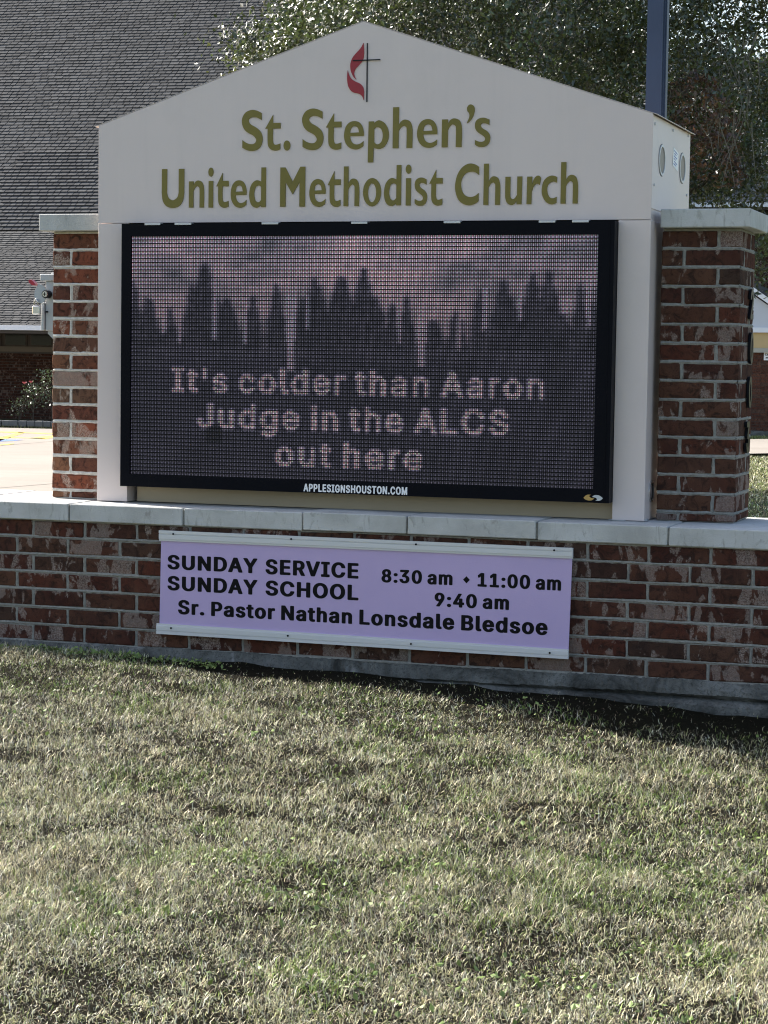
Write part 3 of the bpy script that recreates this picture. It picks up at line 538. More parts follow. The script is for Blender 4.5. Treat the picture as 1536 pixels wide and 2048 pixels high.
'l': (261, '130,-24 170,-23 199,-17 216,-10 222,-4 224,2 214,54 210,61 205,66 191,73 168,76 160,75 157,86 157,511 149,522 138,527 126,530 112,531 41,530 29,527 18,522 12,516 10,510 11,61 15,44 24,25 32,15 50,-2 82,-17 105,-22'),
'm': (682, '54,-22 126,-21 138,-18 149,-12 157,-2 157,250 163,273 174,293 185,302 196,308 208,306 220,295 226,285 230,272 231,-2 234,-7 239,-12 250,-18 262,-21 334,-22 359,-18 370,-12 376,-6 378,-2 379,258 385,280 392,293 402,302 414,308 421,308 430,305 442,296 448,283 452,264 453,-2 455,-6 461,-12 472,-18 498,-22 568,-21 581,-18 592,-12 598,-7 600,-2 600,266 597,295 593,310 582,335 572,350 546,376 525,389 486,403 444,408 406,406 375,400 344,388 322,374 303,388 282,398 253,406 228,408 206,408 186,406 172,403 144,393 136,397 124,400 54,401 32,398 18,392 12,386 10,380 10,-2 12,-7 24,-16 36,-20'),
'n': (482, '54,-22 126,-21 138,-18 149,-12 157,-2 157,241 165,271 174,287 187,299 202,306 208,307 218,306 234,294 242,284 252,254 253,-2 256,-7 261,-12 272,-18 298,-22 369,-21 386,-16 398,-7 400,-2 399,268 392,304 382,328 372,344 345,372 325,385 299,396 261,404 234,406 192,404 168,399 148,391 136,397 124,400 42,400 24,395 12,386 10,380 10,-2 12,-7 24,-16 36,-20'),
'o': (487, '195,-30 246,-28 275,-22 319,-5 335,4 349,14 376,42 388,56 399,76 414,111 419,129 423,154 424,202 419,247 412,271 404,290 388,320 376,334 349,362 329,376 303,389 279,397 246,404 196,406 168,404 136,397 112,389 81,372 62,358 42,338 24,314 11,290 2,268 -7,220 -9,196 -8,164 -4,134 2,108 16,76 28,56 42,38 70,12 87,0 109,-11 153,-25 168,-28|207,68 190,72 179,80 168,91 156,109 148,129 142,153 139,192 141,216 145,236 156,268 168,285 179,296 195,306 202,308 212,308 225,304 242,292 259,267 269,240 272,227 275,206 276,182 273,153 269,136 264,120 252,98 242,84 226,72'),
'r': (331, '54,-22 126,-21 143,-16 155,-6 157,-2 157,248 159,256 166,275 174,287 189,299 206,304 242,300 255,301 272,306 284,315 286,320 286,386 284,391 272,400 255,405 226,407 182,405 144,394 124,400 54,401 29,397 18,392 12,385 10,380 10,-2 12,-7 24,-16 36,-20'),
's': (437, '173,-30 206,-29 242,-25 285,-12 301,-4 326,12 352,39 365,60 373,86 374,118 373,129 368,145 358,166 328,196 305,210 285,218 252,228 176,247 159,256 154,264 152,278 156,293 165,304 175,309 182,311 197,309 206,304 216,292 226,271 233,264 244,259 256,256 282,256 343,270 359,278 367,288 367,293 358,317 348,336 340,347 315,370 297,382 267,395 220,405 166,406 140,403 106,395 70,379 51,366 24,340 12,318 5,294 4,262 5,251 10,234 20,214 41,192 51,184 72,171 92,162 126,151 191,136 209,130 216,126 221,119 225,102 224,94 220,87 215,80 204,72 186,67 172,68 157,74 146,86 134,114 123,123 106,128 80,128 17,114 1,106 -7,96 -7,90 1,62 10,45 22,30 48,6 82,-13 105,-21 138,-27'),
't': (299, '157,-26 206,-24 230,-19 247,-12 256,0 256,6 246,54 242,61 231,70 214,75 201,76 175,73 171,79 169,96 169,304 216,306 228,309 239,314 244,320 247,326 247,381 239,392 225,398 202,401 169,402 169,473 166,478 155,487 138,492 124,493 66,493 48,491 30,484 22,473 22,402 -6,400 -15,398 -29,392 -35,385 -37,380 -37,325 -29,314 -18,309 -6,306 22,304 22,86 24,67 28,52 39,28 60,6 81,-8 100,-16 126,-23'),
'u': (482, '174,-27 217,-25 241,-20 262,-12 274,-18 286,-21 368,-21 386,-16 398,-6 400,-2 400,380 398,386 386,395 369,400 356,401 298,401 272,397 261,392 255,385 253,380 253,150 250,124 246,112 234,92 218,78 202,72 191,74 184,78 176,85 162,108 158,125 157,380 154,386 143,395 126,400 54,401 29,397 18,392 12,385 10,380 10,126 13,96 20,70 29,50 38,36 65,8 71,4 93,-9 123,-20 150,-25')}
def text_layout(txt):
    x = 0; out = []
    for ch in txt:
        if ch == ' ': x += .17; continue
        out.append((ch, x)); x += GROT[ch][0]/1000
    return out
def text_mesh(txt, offset=0, depth=0, spacing=0):
    cu = bpy.data.curves.new('t', 'CURVE'); cu.dimensions = '2D'; cu.fill_mode = 'BOTH'; cu.extrude = depth
    for ch, x in (txt if isinstance(txt, list) else text_layout(txt)):
        for c in GROT[ch][1].split('|'):
            pts = [tuple(map(float, q.split(','))) for q in c.split()]
            sp = cu.splines.new('POLY'); sp.points.add(len(pts)-1); sp.use_cyclic_u = True
            for p, q in zip(sp.points, pts): p.co = (q[0]/1000+x, q[1]/1000, 0, 1)
    o = bpy.data.objects.new('t', cu); me = bpy.data.meshes.new_from_object(o); bpy.data.objects.remove(o); bpy.data.curves.remove(cu)
    return me
def mverts(me):
    a = np.zeros(len(me.vertices)*3, np.float32); me.vertices.foreach_get('co', a); return a.reshape(-1, 3)
def setv(me, a): me.vertices.foreach_set('co', np.asarray(a, np.float32).ravel()); me.update()

# ------------------------------------------------------------------ the sign cabinet
SY, SX1 = .1984, 2.4467
ZS, ZE, ZP, XP = 1.2896, 1.7101, 2.1155, 1.2146
sign = empty('church_sign', (SX1/2, .59, .0755))
tag(sign, 'large beige gabled sign cabinet with gold church name and a digital screen', 'sign')
SO = (-SX1/2, -.59, -.0755)
def sobj(b, name, mat, parent=None, smooth=False):
    o = b.obj(name, mat, parent if parent is not None else sign, smooth)
    if parent is None: o.location = SO
    return o
def smesh(name, me, mat, parent=None):
    me.materials.clear(); me.materials.append(mat); o = link(name, me, parent if parent is not None else sign)
    if parent is None: o.location = SO
    return o
SYB = .985
sobj(MB().prism([(0.001, ZS), (SX1-.001, ZS), (SX1-.001, ZE), (XP, ZP), (.001, ZE)], 'y', SY, SY+.004), 'name_panel', m_tan)
sobj(MB().prism([(.004, 1.34), (SX1-.004, 1.34), (SX1-.004, ZE-.002), (XP, ZP-.003), (.004, ZE-.002)], 'y', SY+.0045, SYB-.004), 'cabinet_core', m_tan)
sobj(MB().prism([(.001, ZS+.045), (SX1-.001, ZS+.045), (SX1-.001, ZE), (XP, ZP), (.001, ZE)], 'y', SYB-.0035, SYB), 'back_panel', m_tan)
for xa, xb in ((SX1-.0035, SX1), (0, .0035)):
    sobj(MB().box(xa, xb, SY+.001, SYB, 1.3345, ZE-.004), 'side_panel', m_tan)
sobj(MB().box(.15, SX1-.15, SY+.006, .98, ZS+.001, 1.339), 'cabinet_floor', m_tan)
# columns left and right below the name panel
for xa, xb in ((0, .1465), (2.3135, SX1)):
    sobj(MB().box(xa+.0005, xb, SY+.0008, SY+.32, .0765, ZS-.0025, .0015), 'column', m_tan)
    sobj(MB().box(xa+.004, xb-.004, SY+.02, SY+.31, ZS-.0022, 1.3385), 'column_head', m_tan)
sobj(MB().box(2.3, 2.372, SY-.012, SY+.05, .0757, .0785), 'foot_plate', m_zinc); sobj(MB().box(2.43, 2.455, SY+.01, SY+.06, .0757, .083), 'foot_plate', m_zinc)
# beige skirt behind / below the screen
sobj(MB().box(.170, 2.312, SY+.055, SY+.06, .0765, .20), 'skirt_panel', m_tan2)
sobj(MB().box(.1475, 2.31, SY+.30, SY+.31, .0765, 1.33), 'inner_back', m_frame)
# thin roof covers with turned-down lip
for s_, xe in ((1, 2.4467), (-1, 0)):
    dx = .018*s_; dz = -.018*(ZP-ZE)/(SX1-XP)
    lift = .001
    pts = [(XP, ZP+.0015), (xe+dx, ZE+dz+lift), (xe+dx, ZE+dz+lift+.002), (XP, ZP+.0035)]
    sobj(MB().prism(pts, 'y', SY-.001, SYB+.02), 'roof_cover', m_tan)
# gold letters (cut vinyl on metal, 3 mm thick)
C1, C2, C3, C4, C5, C6 = (310, 320, 5.12), (540, 320, 5.12), (760, 320, 6.98), (900, 310, 5.689), (470, 200, 5.689), (720, 195, 5.486)
PL = [('S', C5, 80, 113, 318, 580), ('t', C5, 347, 168, 520, 577), ('.', C5, 555, 461, 631, 575), ('S', C5, 765, 97, 1010, 570), ('t', C5, 1037, 152, 1213, 567), ('e', C5, 1243, 240, 1467, 562),
 ('p', C6, 90, 250, 317, 710), ('h', C6, 363, 105, 580, 555), ('e', C6, 628, 237, 850, 553), ('n', C6, 900, 230, 1120, 545), ("'", C6, 1175, 76, 1260, 283), ('s', C6, 1262, 222, 1432, 543),
 ('U', C1, 72, 92, 302, 492), ('n', C1, 350, 210, 505, 487), ('i', C1, 548, 78, 600, 487), ('t', C1, 630, 132, 756, 490), ('e', C1, 778, 208, 940, 490), ('d', C1, 968, 77, 1137, 490),
 ('M', C2, 107, 70, 362, 478), ('e', C2, 405, 195, 572, 480), ('t', C2, 593, 115, 725, 480), ('h', C2, 757, 65, 917, 472), ('o', C2, 955, 185, 1140, 475), ('d', C2, 1170, 52, 1345, 472), ('i', C2, 1390, 47, 1447, 465),
 ('s', C3, 487, 245, 662, 640), ('t', C3, 690, 137, 875, 638),
 ('C', C4, 60, 97, 330, 573), ('h', C4, 385, 98, 575, 567), ('u', C4, 630, 245, 822, 570), ('r', C4, 875, 235, 1035, 558), ('c', C4, 1045, 234, 1217, 563), ('h', C4, 1263, 80, 1460, 553)]
for g_, (ox, oy, s), x0, y0, x1, y1 in PL:
    cts = [sample(c) for c in GLY[g_]]
    allp = np.array([p for c in cts for p in c]); mn, mx = allp.min(0), allp.max(0)
    ax, ay, bx, by = ox+x0/s, oy+y0/s, ox+x1/s, oy+y1/s
    Xa = atY(ax, (ay+by)/2, SY)[0]; Xb = atY(bx, (ay+by)/2, SY)[0]; Zt = atY((ax+bx)/2, ay, SY)[2]; Zb = atY((ax+bx)/2, by, SY)[2]
    W = [[(Xa+(p[0]-mn[0])/(mx[0]-mn[0])*(Xb-Xa), Zt+(p[1]-mn[1])/(mx[1]-mn[1])*(Zb-Zt)) for p in c] for c in cts]
    o = smesh('letter', up_mesh(curve_mesh(W, .004), SY-.002), m_gold)
# flame and cross emblem
def emb(pts): return [[(lambda q: (q[0], q[2]))(atY(680+x/14.63, 75+y/14.63, SY)) for x, y in c] for c in [sample(pts)]]
smesh('flame', up_mesh(curve_mesh(emb("693,160* 705,300 710,470 690,620 640,720 560,810 470,910 425,1010 425,1100 480,1235* 400,1150 340,1030 310,900 315,750 370,600 470,470 590,340 655,240"), .004), SY-.002), m_red)
smesh('flame', up_mesh(curve_mesh(emb("232,965* 270,1090 340,1210 460,1290 590,1350 680,1450 710,1580 705,1720 700,1835* 665,1740 600,1670 520,1635 410,1615 310,1540 245,1420 220,1270 218,1100"), .004), SY-.002), m_red)
def seg(x0, y0, x1, y1, w_):
    a = atY(680+x0/14.63, 75+y0/14.63, SY); c = atY(680+x1/14.63, 75+y1/14.63, SY); d = Vector((c[0]-a[0], c[2]-a[2])).normalized()*w_
    return [[(a[0]-d.y, a[2]+d.x), (c[0]-d.y, c[2]+d.x), (c[0]+d.y, c[2]-d.x), (a[0]+d.y, a[2]-d.x)]]
smesh('cross_upright', up_mesh(curve_mesh(seg(805, 165, 790, 1890, .0021), .004), SY-.0022), m_blk)
smesh('cross_arm', up_mesh(curve_mesh(seg(385, 683, 1195, 650, .0021), .003), SY-.0062), m_blk)
# side of the cabinet: two round plugs, sticker, screws, conduit plug
def ring_x(X, y, z, r1, r2, t, name, mat, tilt=0):
    b = MB(); n = 28; vs = []
    for rr, xx in ((r1, X), (r1, X+t), (r2, X+t), (r2, X+.0006)):
        vs += [(xx, y+rr*math.cos(2*math.pi*k/n), z+rr*math.sin(2*math.pi*k/n)) for k in range(n)]
    b.add(vs, [(i*n+k, i*n+(k+1) % n, (i+1)*n+(k+1) % n, (i+1)*n+k) for i in range(3) for k in range(n)])
    return sobj(b, name, mat, smooth=False)
def disc_x(X, y, z, r, name, mat, tilt=0):
    b = MB(); n = 28; b.add([(X+tilt*math.cos(2*math.pi*k/n), y+r*math.cos(2*math.pi*k/n), z+r*math.sin(2*math.pi*k/n)) for k in range(n)]+[(X-.02 if tilt else X, y, z)],
      [(k, (k+1) % n, n) for k in range(n)]); return sobj(b, name, mat)
for (yy, zz) in ((.385, 1.541), (.818, 1.546)):
    disc_x(SX1+.0004, yy, zz, .0665, 'vent_gap', m_blk); ring_x(SX1, yy, zz, .063, .054, .004, 'vent_ring', m_rail); disc_x(SX1+.0008, yy, zz, .0545, 'vent_plug', m_lens)
st = [(617e-3, 1.617), (.727, 1.602), (.716, 1.524), (.606, 1.540)]
sobj(MB().add([(SX1+.0012, y, z) for y, z in st], [(0, 1, 2, 3)]), 'sticker', m_wht)
b = MB()
for k, (u1, u2) in enumerate(((.15, .8), (.2, .6), (.15, .75), (.15, .5), (.2, .8), (.15, .65))):
    t = .12+k*.14
    A = lambda u_, v_: (SX1+.0016, *(np.array(st[0])*(1-u_)*(1-v_)+np.array(st[1])*u_*(1-v_)+np.array(st[2])*u_*v_+np.array(st[3])*(1-u_)*v_))
    b.quad(A(u1, t), A(u2, t), A(u2, t+.05), A(u1, t+.05))
sobj(b, 'sticker_print', m_blu)
for (yy, zz) in ((.232, 1.672), (.60, 1.684), (.93, 1.694), (.93, 1.44), (.24, 1.43)):
    sobj(MB().tube([(SX1, yy, zz), (SX1+.0035, yy, zz)], .006, 8), 'screw', m_zinc)
ring_x(SX1, .318, .191, .045, .036, .006, 'conduit_plug', m_steel); disc_x(SX1+.003, .318, .191, .037, 'plug_face', m_steel, .003)

# ---- LED display
LX0, LX1, LZ0, LZ1, LY = .1417, 2.3132, .1478, 1.2818, .1384
ax0, ax1, az0, az1 = .1865, 2.2465, .2015, 1.2290
led = empty('led_display', (0, 0, 0), 0, sign); led.location = SO
tag(led, 'black framed digital screen showing trees and a weather joke')
MB().prism([(LX0, LZ0), (LX1, LZ0), (LX1, LZ0+.001), (LX0, LZ0+.001)], 'y', LY, LY+.001)
b = MB()
b.box(LX0, LX1, LY, SY+.05, az1, LZ1).box(LX0, LX1, LY, SY+.05, LZ0, az0)
b.box(LX0, ax0, LY, SY+.05, az0, az1).box(ax1, LX1, LY, SY+.05, az0, az1)
b.obj('screen_frame', m_frame, led)
MB().box(LX1-.024, LX1-.018, LY-.0015, LY+.001, LZ0+.002, LZ1-.002).obj('frame_lip', m_frame, led)
MB().box(ax0, ax1, LY+.011, LY+.02, az0, az1).obj('screen_backing', m_louv, led)
NC, NR = 256, 128
xx = np.linspace(ax0+.0045, ax1-.0045, NC)
pr_ = (az1-az0)/64
rows = np.array([az1-(k//2+.5)*pr_+(.19*pr_ if k % 2 == 0 else -.19*pr_) for k in range(NR)])
def pxu(px): return (px-265)/(1196-265)*(NC-1)
def lit_text(img, txt, px0, px1, r0_, r1_, off, val):
    me = text_mesh(txt, off); me.calc_loop_triangles(); v = mverts(me)[:, :2]
    tri = np.array([t.vertices[:] for t in me.loop_triangles]); bpy.data.meshes.remove(me)
    ref = text_mesh('A', off); rv = mverts(ref); hb, ht = rv[:, 1].min(), rv[:, 1].max(); bpy.data.meshes.remove(ref)
    x0, x1 = v[:, 0].min(), v[:, 0].max(); c0, c1 = pxu(px0), pxu(px1)
    SX = (v[:, 0]-x0)/(x1-x0)*(c1-c0)+c0; SR = r1_-(v[:, 1]-hb)/(ht-hb)*(r1_-r0_)
    for t in tri:
        a, b_, c = [(SX[i], SR[i]) for i in t]
        d = (b_[1]-c[1])*(a[0]-c[0])+(c[0]-b_[0])*(a[1]-c[1])
        if abs(d) < 1e-9: continue
        cs = np.arange(max(0, int(min(a[0], b_[0], c[0]))), min(NC-1, int(max(a[0], b_[0], c[0]))+1)+1)
        rs = np.arange(max(0, int(min(a[1], b_[1], c[1]))), min(NR-1, int(max(a[1], b_[1], c[1]))+1)+1)
        if not len(cs) or not len(rs): continue
        Cg, Rg = np.meshgrid(cs, rs)
        l1 = ((b_[1]-c[1])*(Cg-c[0])+(c[0]-b_[0])*(Rg-c[1]))/d; l2 = ((c[1]-a[1])*(Cg-c[0])+(a[0]-c[0])*(Rg-c[1]))/d
        ins = (l1 >= -1e-6) & (l2 >= -1e-6) & (l1+l2 <= 1+1e-6); img[Rg[ins], Cg[ins]] = val
CC, RR = np.meshgrid(np.arange(NC), np.arange(NR)); PX = 265+CC/(NC-1)*931; PY = 474+RR/(NR-1)*488
cloud = vnoise(PX, PY*1.6, 1/95, 5)*.6+vnoise(PX, PY*2, 1/33, 6)*.4
skyl = np.clip(1.05-(PY-474)/360, 0, 1)*(.30+1.25*cloud)
L_ = np.zeros((NR, NC))+.13
skyc = np.stack([.80+.28*cloud, .84+0*cloud, 1.05-.15*cloud], -1)
L_ = .020+.088*skyl*(PY < 760)
trees = [(268, 560, 14), (300, 592, 22), (345, 615, 20), (392, 565, 16), (418, 522, 20), (420, 540, 34), (466, 592, 26), (520, 590, 18), (568, 566, 17), (622, 598, 20), (645, 552, 14), (655, 570, 22), (700, 548, 26), (745, 532, 18), (770, 590, 24), (802, 606, 14), (831, 583, 15), (885, 636, 26), (930, 615, 20), (975, 580, 16), (1020, 556, 22), (1028, 592, 36), (1075, 542, 18), (1106, 538, 20), (1110, 580, 38), (1165, 560, 11), (1190, 600, 12)]
dark = np.zeros((NR, NC))
for (tx, ty, hw) in trees:
    wdt = np.clip(hw*(.22+.011*(PY-ty)), 0, hw*1.1); edge = (vnoise(PX*0+tx, PY, 1/7, 9)-.5)*6
    dark = np.maximum(dark, ((PY > ty+(vnoise(PX, PX*0, 1/4, 3)*10)) & (np.abs(PX-tx) < wdt+edge)).astype(float))
low = np.clip((PY-(640+40*(vnoise(PX, PX*0, 1/30, 8)-.5)))/90, 0, 1)
dark = np.maximum(dark*.85, low)
for (sx, y0, y1, hw) in [(334, 590, 672, 5), (366, 600, 690, 4), (440, 560, 682, 6), (505, 600, 690, 4), (599, 560, 745, 10), (632, 590, 662, 3), (818, 600, 688, 5), (862, 565, 735, 10), (935, 620, 700, 4), (984, 575, 662, 5), (1052, 560, 640, 3), (1136, 590, 625, 10), (1182, 560, 650, 5)]:
    m_ = (np.abs(PX-sx) < hw*(1.25-.5*(PY-y0)/(y1-y0))) & (PY > y0) & (PY < y1); dark[m_] *= .12; L_[m_] = np.maximum(L_[m_], .090)
for _k in range(2):
    dark = (dark+np.roll(dark, 1, 1)+np.roll(dark, -1, 1)+np.roll(dark, 1, 0)+np.roll(dark, -1, 0))/5
dark = np.clip(dark*(.9+.25*vnoise(PX, PY, 1/9, 19)), 0, 1)
L_ = L_*(1-dark)+.013*dark*(.8+.5*vnoise(PX, PY, 1/60, 12)*(PY > 700)+.2*(PY > 700))
txt = np.zeros((NR, NC))
lit_text(txt, "It's colder than Aaron", 348, 1100, 69.5, 82.7, 0, 1)
lit_text(txt, "Judge in the ALCS", 403, 1034, 88.5, 101.7, 0, 1)
lit_text(txt, "out here", 566, 867, 107.5, 120.7, 0, 1)
txt = txt*np.roll(txt, 1, 1); halo = np.clip(np.roll(txt, 1, 1)+np.roll(txt, -1, 1)+np.roll(txt, 1, 0)+np.roll(txt, -1, 0), 0, 1)*(1-txt)
L_ = L_+halo*.022
L_ = np.where(txt > 0, (.068+.062*rng.random((NR, NC)))*np.where((RR//2) % 2 == 0, 1.08, .86), L_)
dead = (PX > 424) & (PX < 455) & (PY > 862) & (PY < 895); L_ = np.where(dead, L_*.45, L_)
dn = np.clip(dark, 0, 1)[..., None]; skyc = skyc*(1-dn)+np.array([.92, .86, 1.30])*dn
tint = skyc*(1-txt[..., None])+np.array([1.0, .86, .92])*txt[..., None]
sub = np.zeros((NR, NC, 3)); o_ = rng.random((NR//2, NC//2))
ev, od = (RR % 2 == 0), (RR % 2 == 1); ce = (CC % 2 == 0)
sub[ev & ce] = (1.2, .72, .78); sub[ev & ~ce] = (.75, 1.05, .78); sub[od & ce] = (1.6, 1.6, 1.8); sub[od & ~ce] = (.80, .66, .95)
neutral = np.clip(1-(L_-.025)/.06, 0, 1)[..., None]
graymask = np.zeros_like(sub); graymask[ev] = (.6, .6, .6); graymask[od & ce] = (1.7, 1.7, 1.8); graymask[od & ~ce] = (.45, .45, .45)
EM = L_[..., None]*tint*(sub*(1-neutral)+graymask*neutral)*(.85+.3*rng.random((NR, NC, 1)))
dw = .00265
X = np.repeat(xx[None, :], NR, 0); Z = np.repeat(rows[:, None], NC, 1); y_ = LY+.0095
V = np.stack([np.stack([X-dw, 0*X+y_, Z-dw], -1), np.stack([X+dw, 0*X+y_, Z-dw], -1), np.stack([X+dw, 0*X+y_, Z+dw], -1), np.stack([X-dw, 0*X+y_, Z+dw], -1)], 2).reshape(-1, 3)
FIq = np.arange(NR*NC*4).reshape(-1, 4)
cc_ = np.repeat(EM.reshape(-1, 3), 4, 0)
M = NM('led_pixel', .4, (.03, .03, .03), spec=.2); at = M.n('ShaderNodeAttribute'); at.attribute_name = 'Col'
M.l(at.outputs['Color'], M.b.inputs['Emission Color']); M.b.inputs['Emission Strength'].default_value = 1.25
me = fast_mesh('led_pixels', V, FIq, M.m, cc_); tag(link('led_pixels', me, led), kind='stuff')
b = MB()
for k in range(65): z = az1-k*pr_; b.box(ax0, ax1, LY+.004, LY+.0105, z-.0009, z+.0009)
tag(b.obj('louver', m_louv, led), kind='stuff')
for (a_, c_) in ((.2513, .3242), (.3921, .4689), (.7929, .8677), (1.194, 1.2646), (1.5971, 1.6678), (1.9994, 2.0681), (2.1385, 2.2065)):
    MB().box(a_, c_, LY-.003, LY+.03, LZ1-.0065, LZ1+.0025, .0008).obj('clip', m_rail, led)
def fit_text(me, X0, X1, Z0, Z1, Y, cap=None):
    v = mverts(me); x0, x1 = v[:, 0].min(), v[:, 0].max(); y0, y1 = (v[:, 1].min(), v[:, 1].max()) if cap is None else cap
    setv(me, np.stack([X0+(v[:, 0]-x0)/(x1-x0)*(X1-X0), Y-v[:, 2], Z0+(v[:, 1]-y0)/(y1-y0)*(Z1-Z0)], 1)); return me
A_ = atY(607, 985.5, LY); B_ = atY(814.5, 989, LY); ZA = atY(710, 970.5, LY)[2]; ZB = atY(710, 986.5, LY)[2]
smesh('maker_lettering', fit_text(text_mesh('APPLESIGNSHOUSTON.COM', .016), A_[0], B_[0], ZB, ZA, LY-.0012), m_wht, led)
def lg(pts): return [[(lambda q: (q[0], q[2]))(atY(1120+x/12.8, 960+y/12.8, LY)) for x, y in sample(pts)]]
smesh('maker_logo', up_mesh(curve_mesh(lg("603,455* 650,405 710,375 790,378* 755,400 755,425 800,460 880,465* 830,512 760,525 690,515 640,490"), .001), LY-.001), m_orn, led)
smesh('maker_logo', up_mesh(curve_mesh(lg("822,435* 870,395 940,383 1020,405 1098,465* 1050,515 980,532 905,520* 950,500 940,475 900,450"), .001), LY-.001), m_lgry, led)

# ------------------------------------------------------------------ service times board
board = empty('service_times_board', (1.3, 0, -.25)); tag(board, 'lavender service times board screwed to the low brick wall', 'sign board')
BO = (-1.3, 0, .25)
def bobj(b, name, mat):
    o = b.obj(name, mat, board); o.location = BO; return o
YB = -.028
tl, trr, br_, bl_ = (.4146, -.0655), (2.207, -.0655), (2.1993, -.4335), (.4097, -.4240)
bobj(MB().prism([tl, bl_, br_, trr], 'y', YB, YB+.004), 'panel', m_purp)
def rail(x0, x1, z0, z1, zz0, zz1):
    b = MB()
    # channel with raised lips and a groove; z may slope from x0 to x1
    prof = [(0, .012), (.0, .0), (.28, .0), (.30, .004), (.36, .004), (.38, .0), (.80, .0), (.82, .003), (1, .003), (1, .012)]
    vs = []
    for x, a, c in ((x0, z0, z1), (x1, zz0, zz1)):
        vs += [(x, YB-.009+d, a+(c-a)*t) for t, d in prof]
    n = len(prof); b.add(vs, [(k, k+1, k+1+n, k+n) for k in range(n-1)]+[tuple(range(n)), tuple(range(2*n-1, n-1, -1))]); return b
bobj(rail(.4073, 2.2103, -.0232, -.0676, -.0245, -.0668), 'rail', m_rail)
bobj(rail(.3984, 2.2009, -.4656, -.421, -.4705, -.4320), 'rail', m_rail)
for x, z in ((.475, -.036), (1.01, -.036), (1.555, -.036), (2.135, -.036), (.468, -.4375), (1.0, -.4415), (1.54, -.4455), (2.125, -.4495)):
    bobj(MB().tube([(x, YB-.0085, z), (x, YB-.0125, z)], .0042, 8), 'screw', m_blk)
mat_line = m_ink
def bline(txt, px0, py0, px1, py1, capt, off=0):
    """vinyl letters whose ink spans px0..px1 with the baseline py0..py1 and cap height capt at either end"""
    lay = text_layout(txt); me = text_mesh(lay); v = mverts(me); xa, xb = v[:, 0].min(), v[:, 0].max(); bpy.data.meshes.remove(me)
    hb, ht = -.022, .531
    P0 = atY(px0, py0, YB); P1 = atY(px1, py1, YB); Q0 = atY(px0, py0-capt[0], YB); Q1 = atY(px1, py1-capt[1], YB)
    for q in lay:
        me = text_mesh([q]); v = mverts(me); t = (v[:, 0]-xa)/(xb-xa); s = (v[:, 1]-hb)/(ht-hb)
        X_ = P0[0]+(P1[0]-P0[0])*t; Zb = P0[2]+(P1[2]-P0[2])*t; Zt = Q0[2]+(Q1[2]-Q0[2])*t
        setv(me, np.stack([X_, np.full(len(t), YB-.0008), Zb+(Zt-Zb)*s], 1))
        me.materials.clear(); me.materials.append(m_ink); o = link('letter', me, board); o.location = BO
bline('SUNDAY', 335, 1138, 515, 1147, (28.5, 30), .040)
bline('SERVICE', 531, 1148, 717, 1157.5, (30, 31), .040)
bline('SUNDAY', 335, 1180, 515, 1190, (28.5, 30), .040)
bline('SCHOOL', 531, 1190.5, 717, 1201, (30, 31), .040)
bline('8:30 am', 763, 1164.5, 905, 1170.5, (26.5, 27.5), .036)
bline('11:00 am', 955, 1173, 1122, 1181.5, (27.5, 28.5), .036)
bline('9:40 am', 869, 1212.5, 1018, 1220, (27.5, 28.5), .036)
bline('Sr. Pastor Nathan Lonsdale Bledsoe', 356, 1228, 1095, 1270.5, (28.5, 31.5), .036)
c0 = atY(933, 1159.5, YB); bobj(MB().add([(c0[0]-.0145, YB-.0008, c0[2]), (c0[0], YB-.0008, c0[2]-.0145), (c0[0]+.0145, YB-.0008, c0[2]), (c0[0], YB-.0008, c0[2]+.0145)], [(0, 1, 2, 3)]), 'diamond', m_ink)

# ------------------------------------------------------------------ house numbers on the right pillar's side
for ch, yc, z0, z1, lab in (('2', .525, .900, 1.024, 'black numeral two, topmost number on the side of the right brick pillar'),
                      ('0', .545, .717, .847, 'black numeral zero just below the two on the brick pillar side'),
                      ('0', .535, .536, .666, 'black numeral zero just above the three on the brick pillar side'),
                      ('3', .505, .351, .481, 'black numeral three, lowest number on the side of the right brick pillar')):
    me = text_mesh(ch, .012, .05); v = mverts(me); x0, x1, y0, y1 = v[:, 0].min(), v[:, 0].max(), v[:, 1].min(), v[:, 1].max()
    hw = .037; zc = (z0+z1)/2
    setv(me, np.stack([(v[:, 2]+.05)*.11+.0015, ((v[:, 0]-x0)/(x1-x0)-.5)*2*hw, (v[:, 1]-y0)/(y1-y0)*(z1-z0)], 1))
    me.materials.clear(); me.materials.append(m_blk); o = link('house_number', me); o.location = (2.7965, yc, z0)
    tag(o, lab, 'house number', 'street number on the brick pillar')

# ------------------------------------------------------------------ switch box on the left pillar
P = lambda x, y, Y=.36: (lambda q: (q[0], q[2]))(atY(x, y, Y))
bx = empty('switch_box', (-.34, .44, .82)); tag(bx, 'grey electrical disconnect box with red handle fixed to the left brick pillar', 'electrical box')
def xobj(b, name, mat, smooth=False):
    o = b.obj(name, mat, bx, smooth); o.location = (.34, -.44, -.82); return o
bl0, br0 = P(91, 660), (-.2712, 0)
zt, zb = P(92, 550)[1], P(92, 661)[1]
xb0 = P(91, 600)[0]; xb1 = P(83.5, 600)[0]
xobj(MB().box(xb0, -.2712, .36, .56, zb, zt, .002), 'body', m_zinc)
xobj(MB().box(xb1, xb0-.0008, .35, .57, zb+.0, P(88, 605)[1], .003), 'cover', m_zinc)
xobj(MB().box(xb1-.003, -.272, .345, .575, P(90, 562)[1], zt+.004, .003), 'hood', m_zinc)
xobj(MB().box(P(94, 545)[0], -.275, .4, .5, zt+.004, P(94, 544.5)[1], .003), 'top_hub', m_zinc)
cxp, czp = P(94.5, 588.5, .345)
def dpoly(pts, y0, y1, name, mat): return xobj(MB().prism([P(x, y, .345) for x, y in pts], 'y', y0, y1), name, mat)
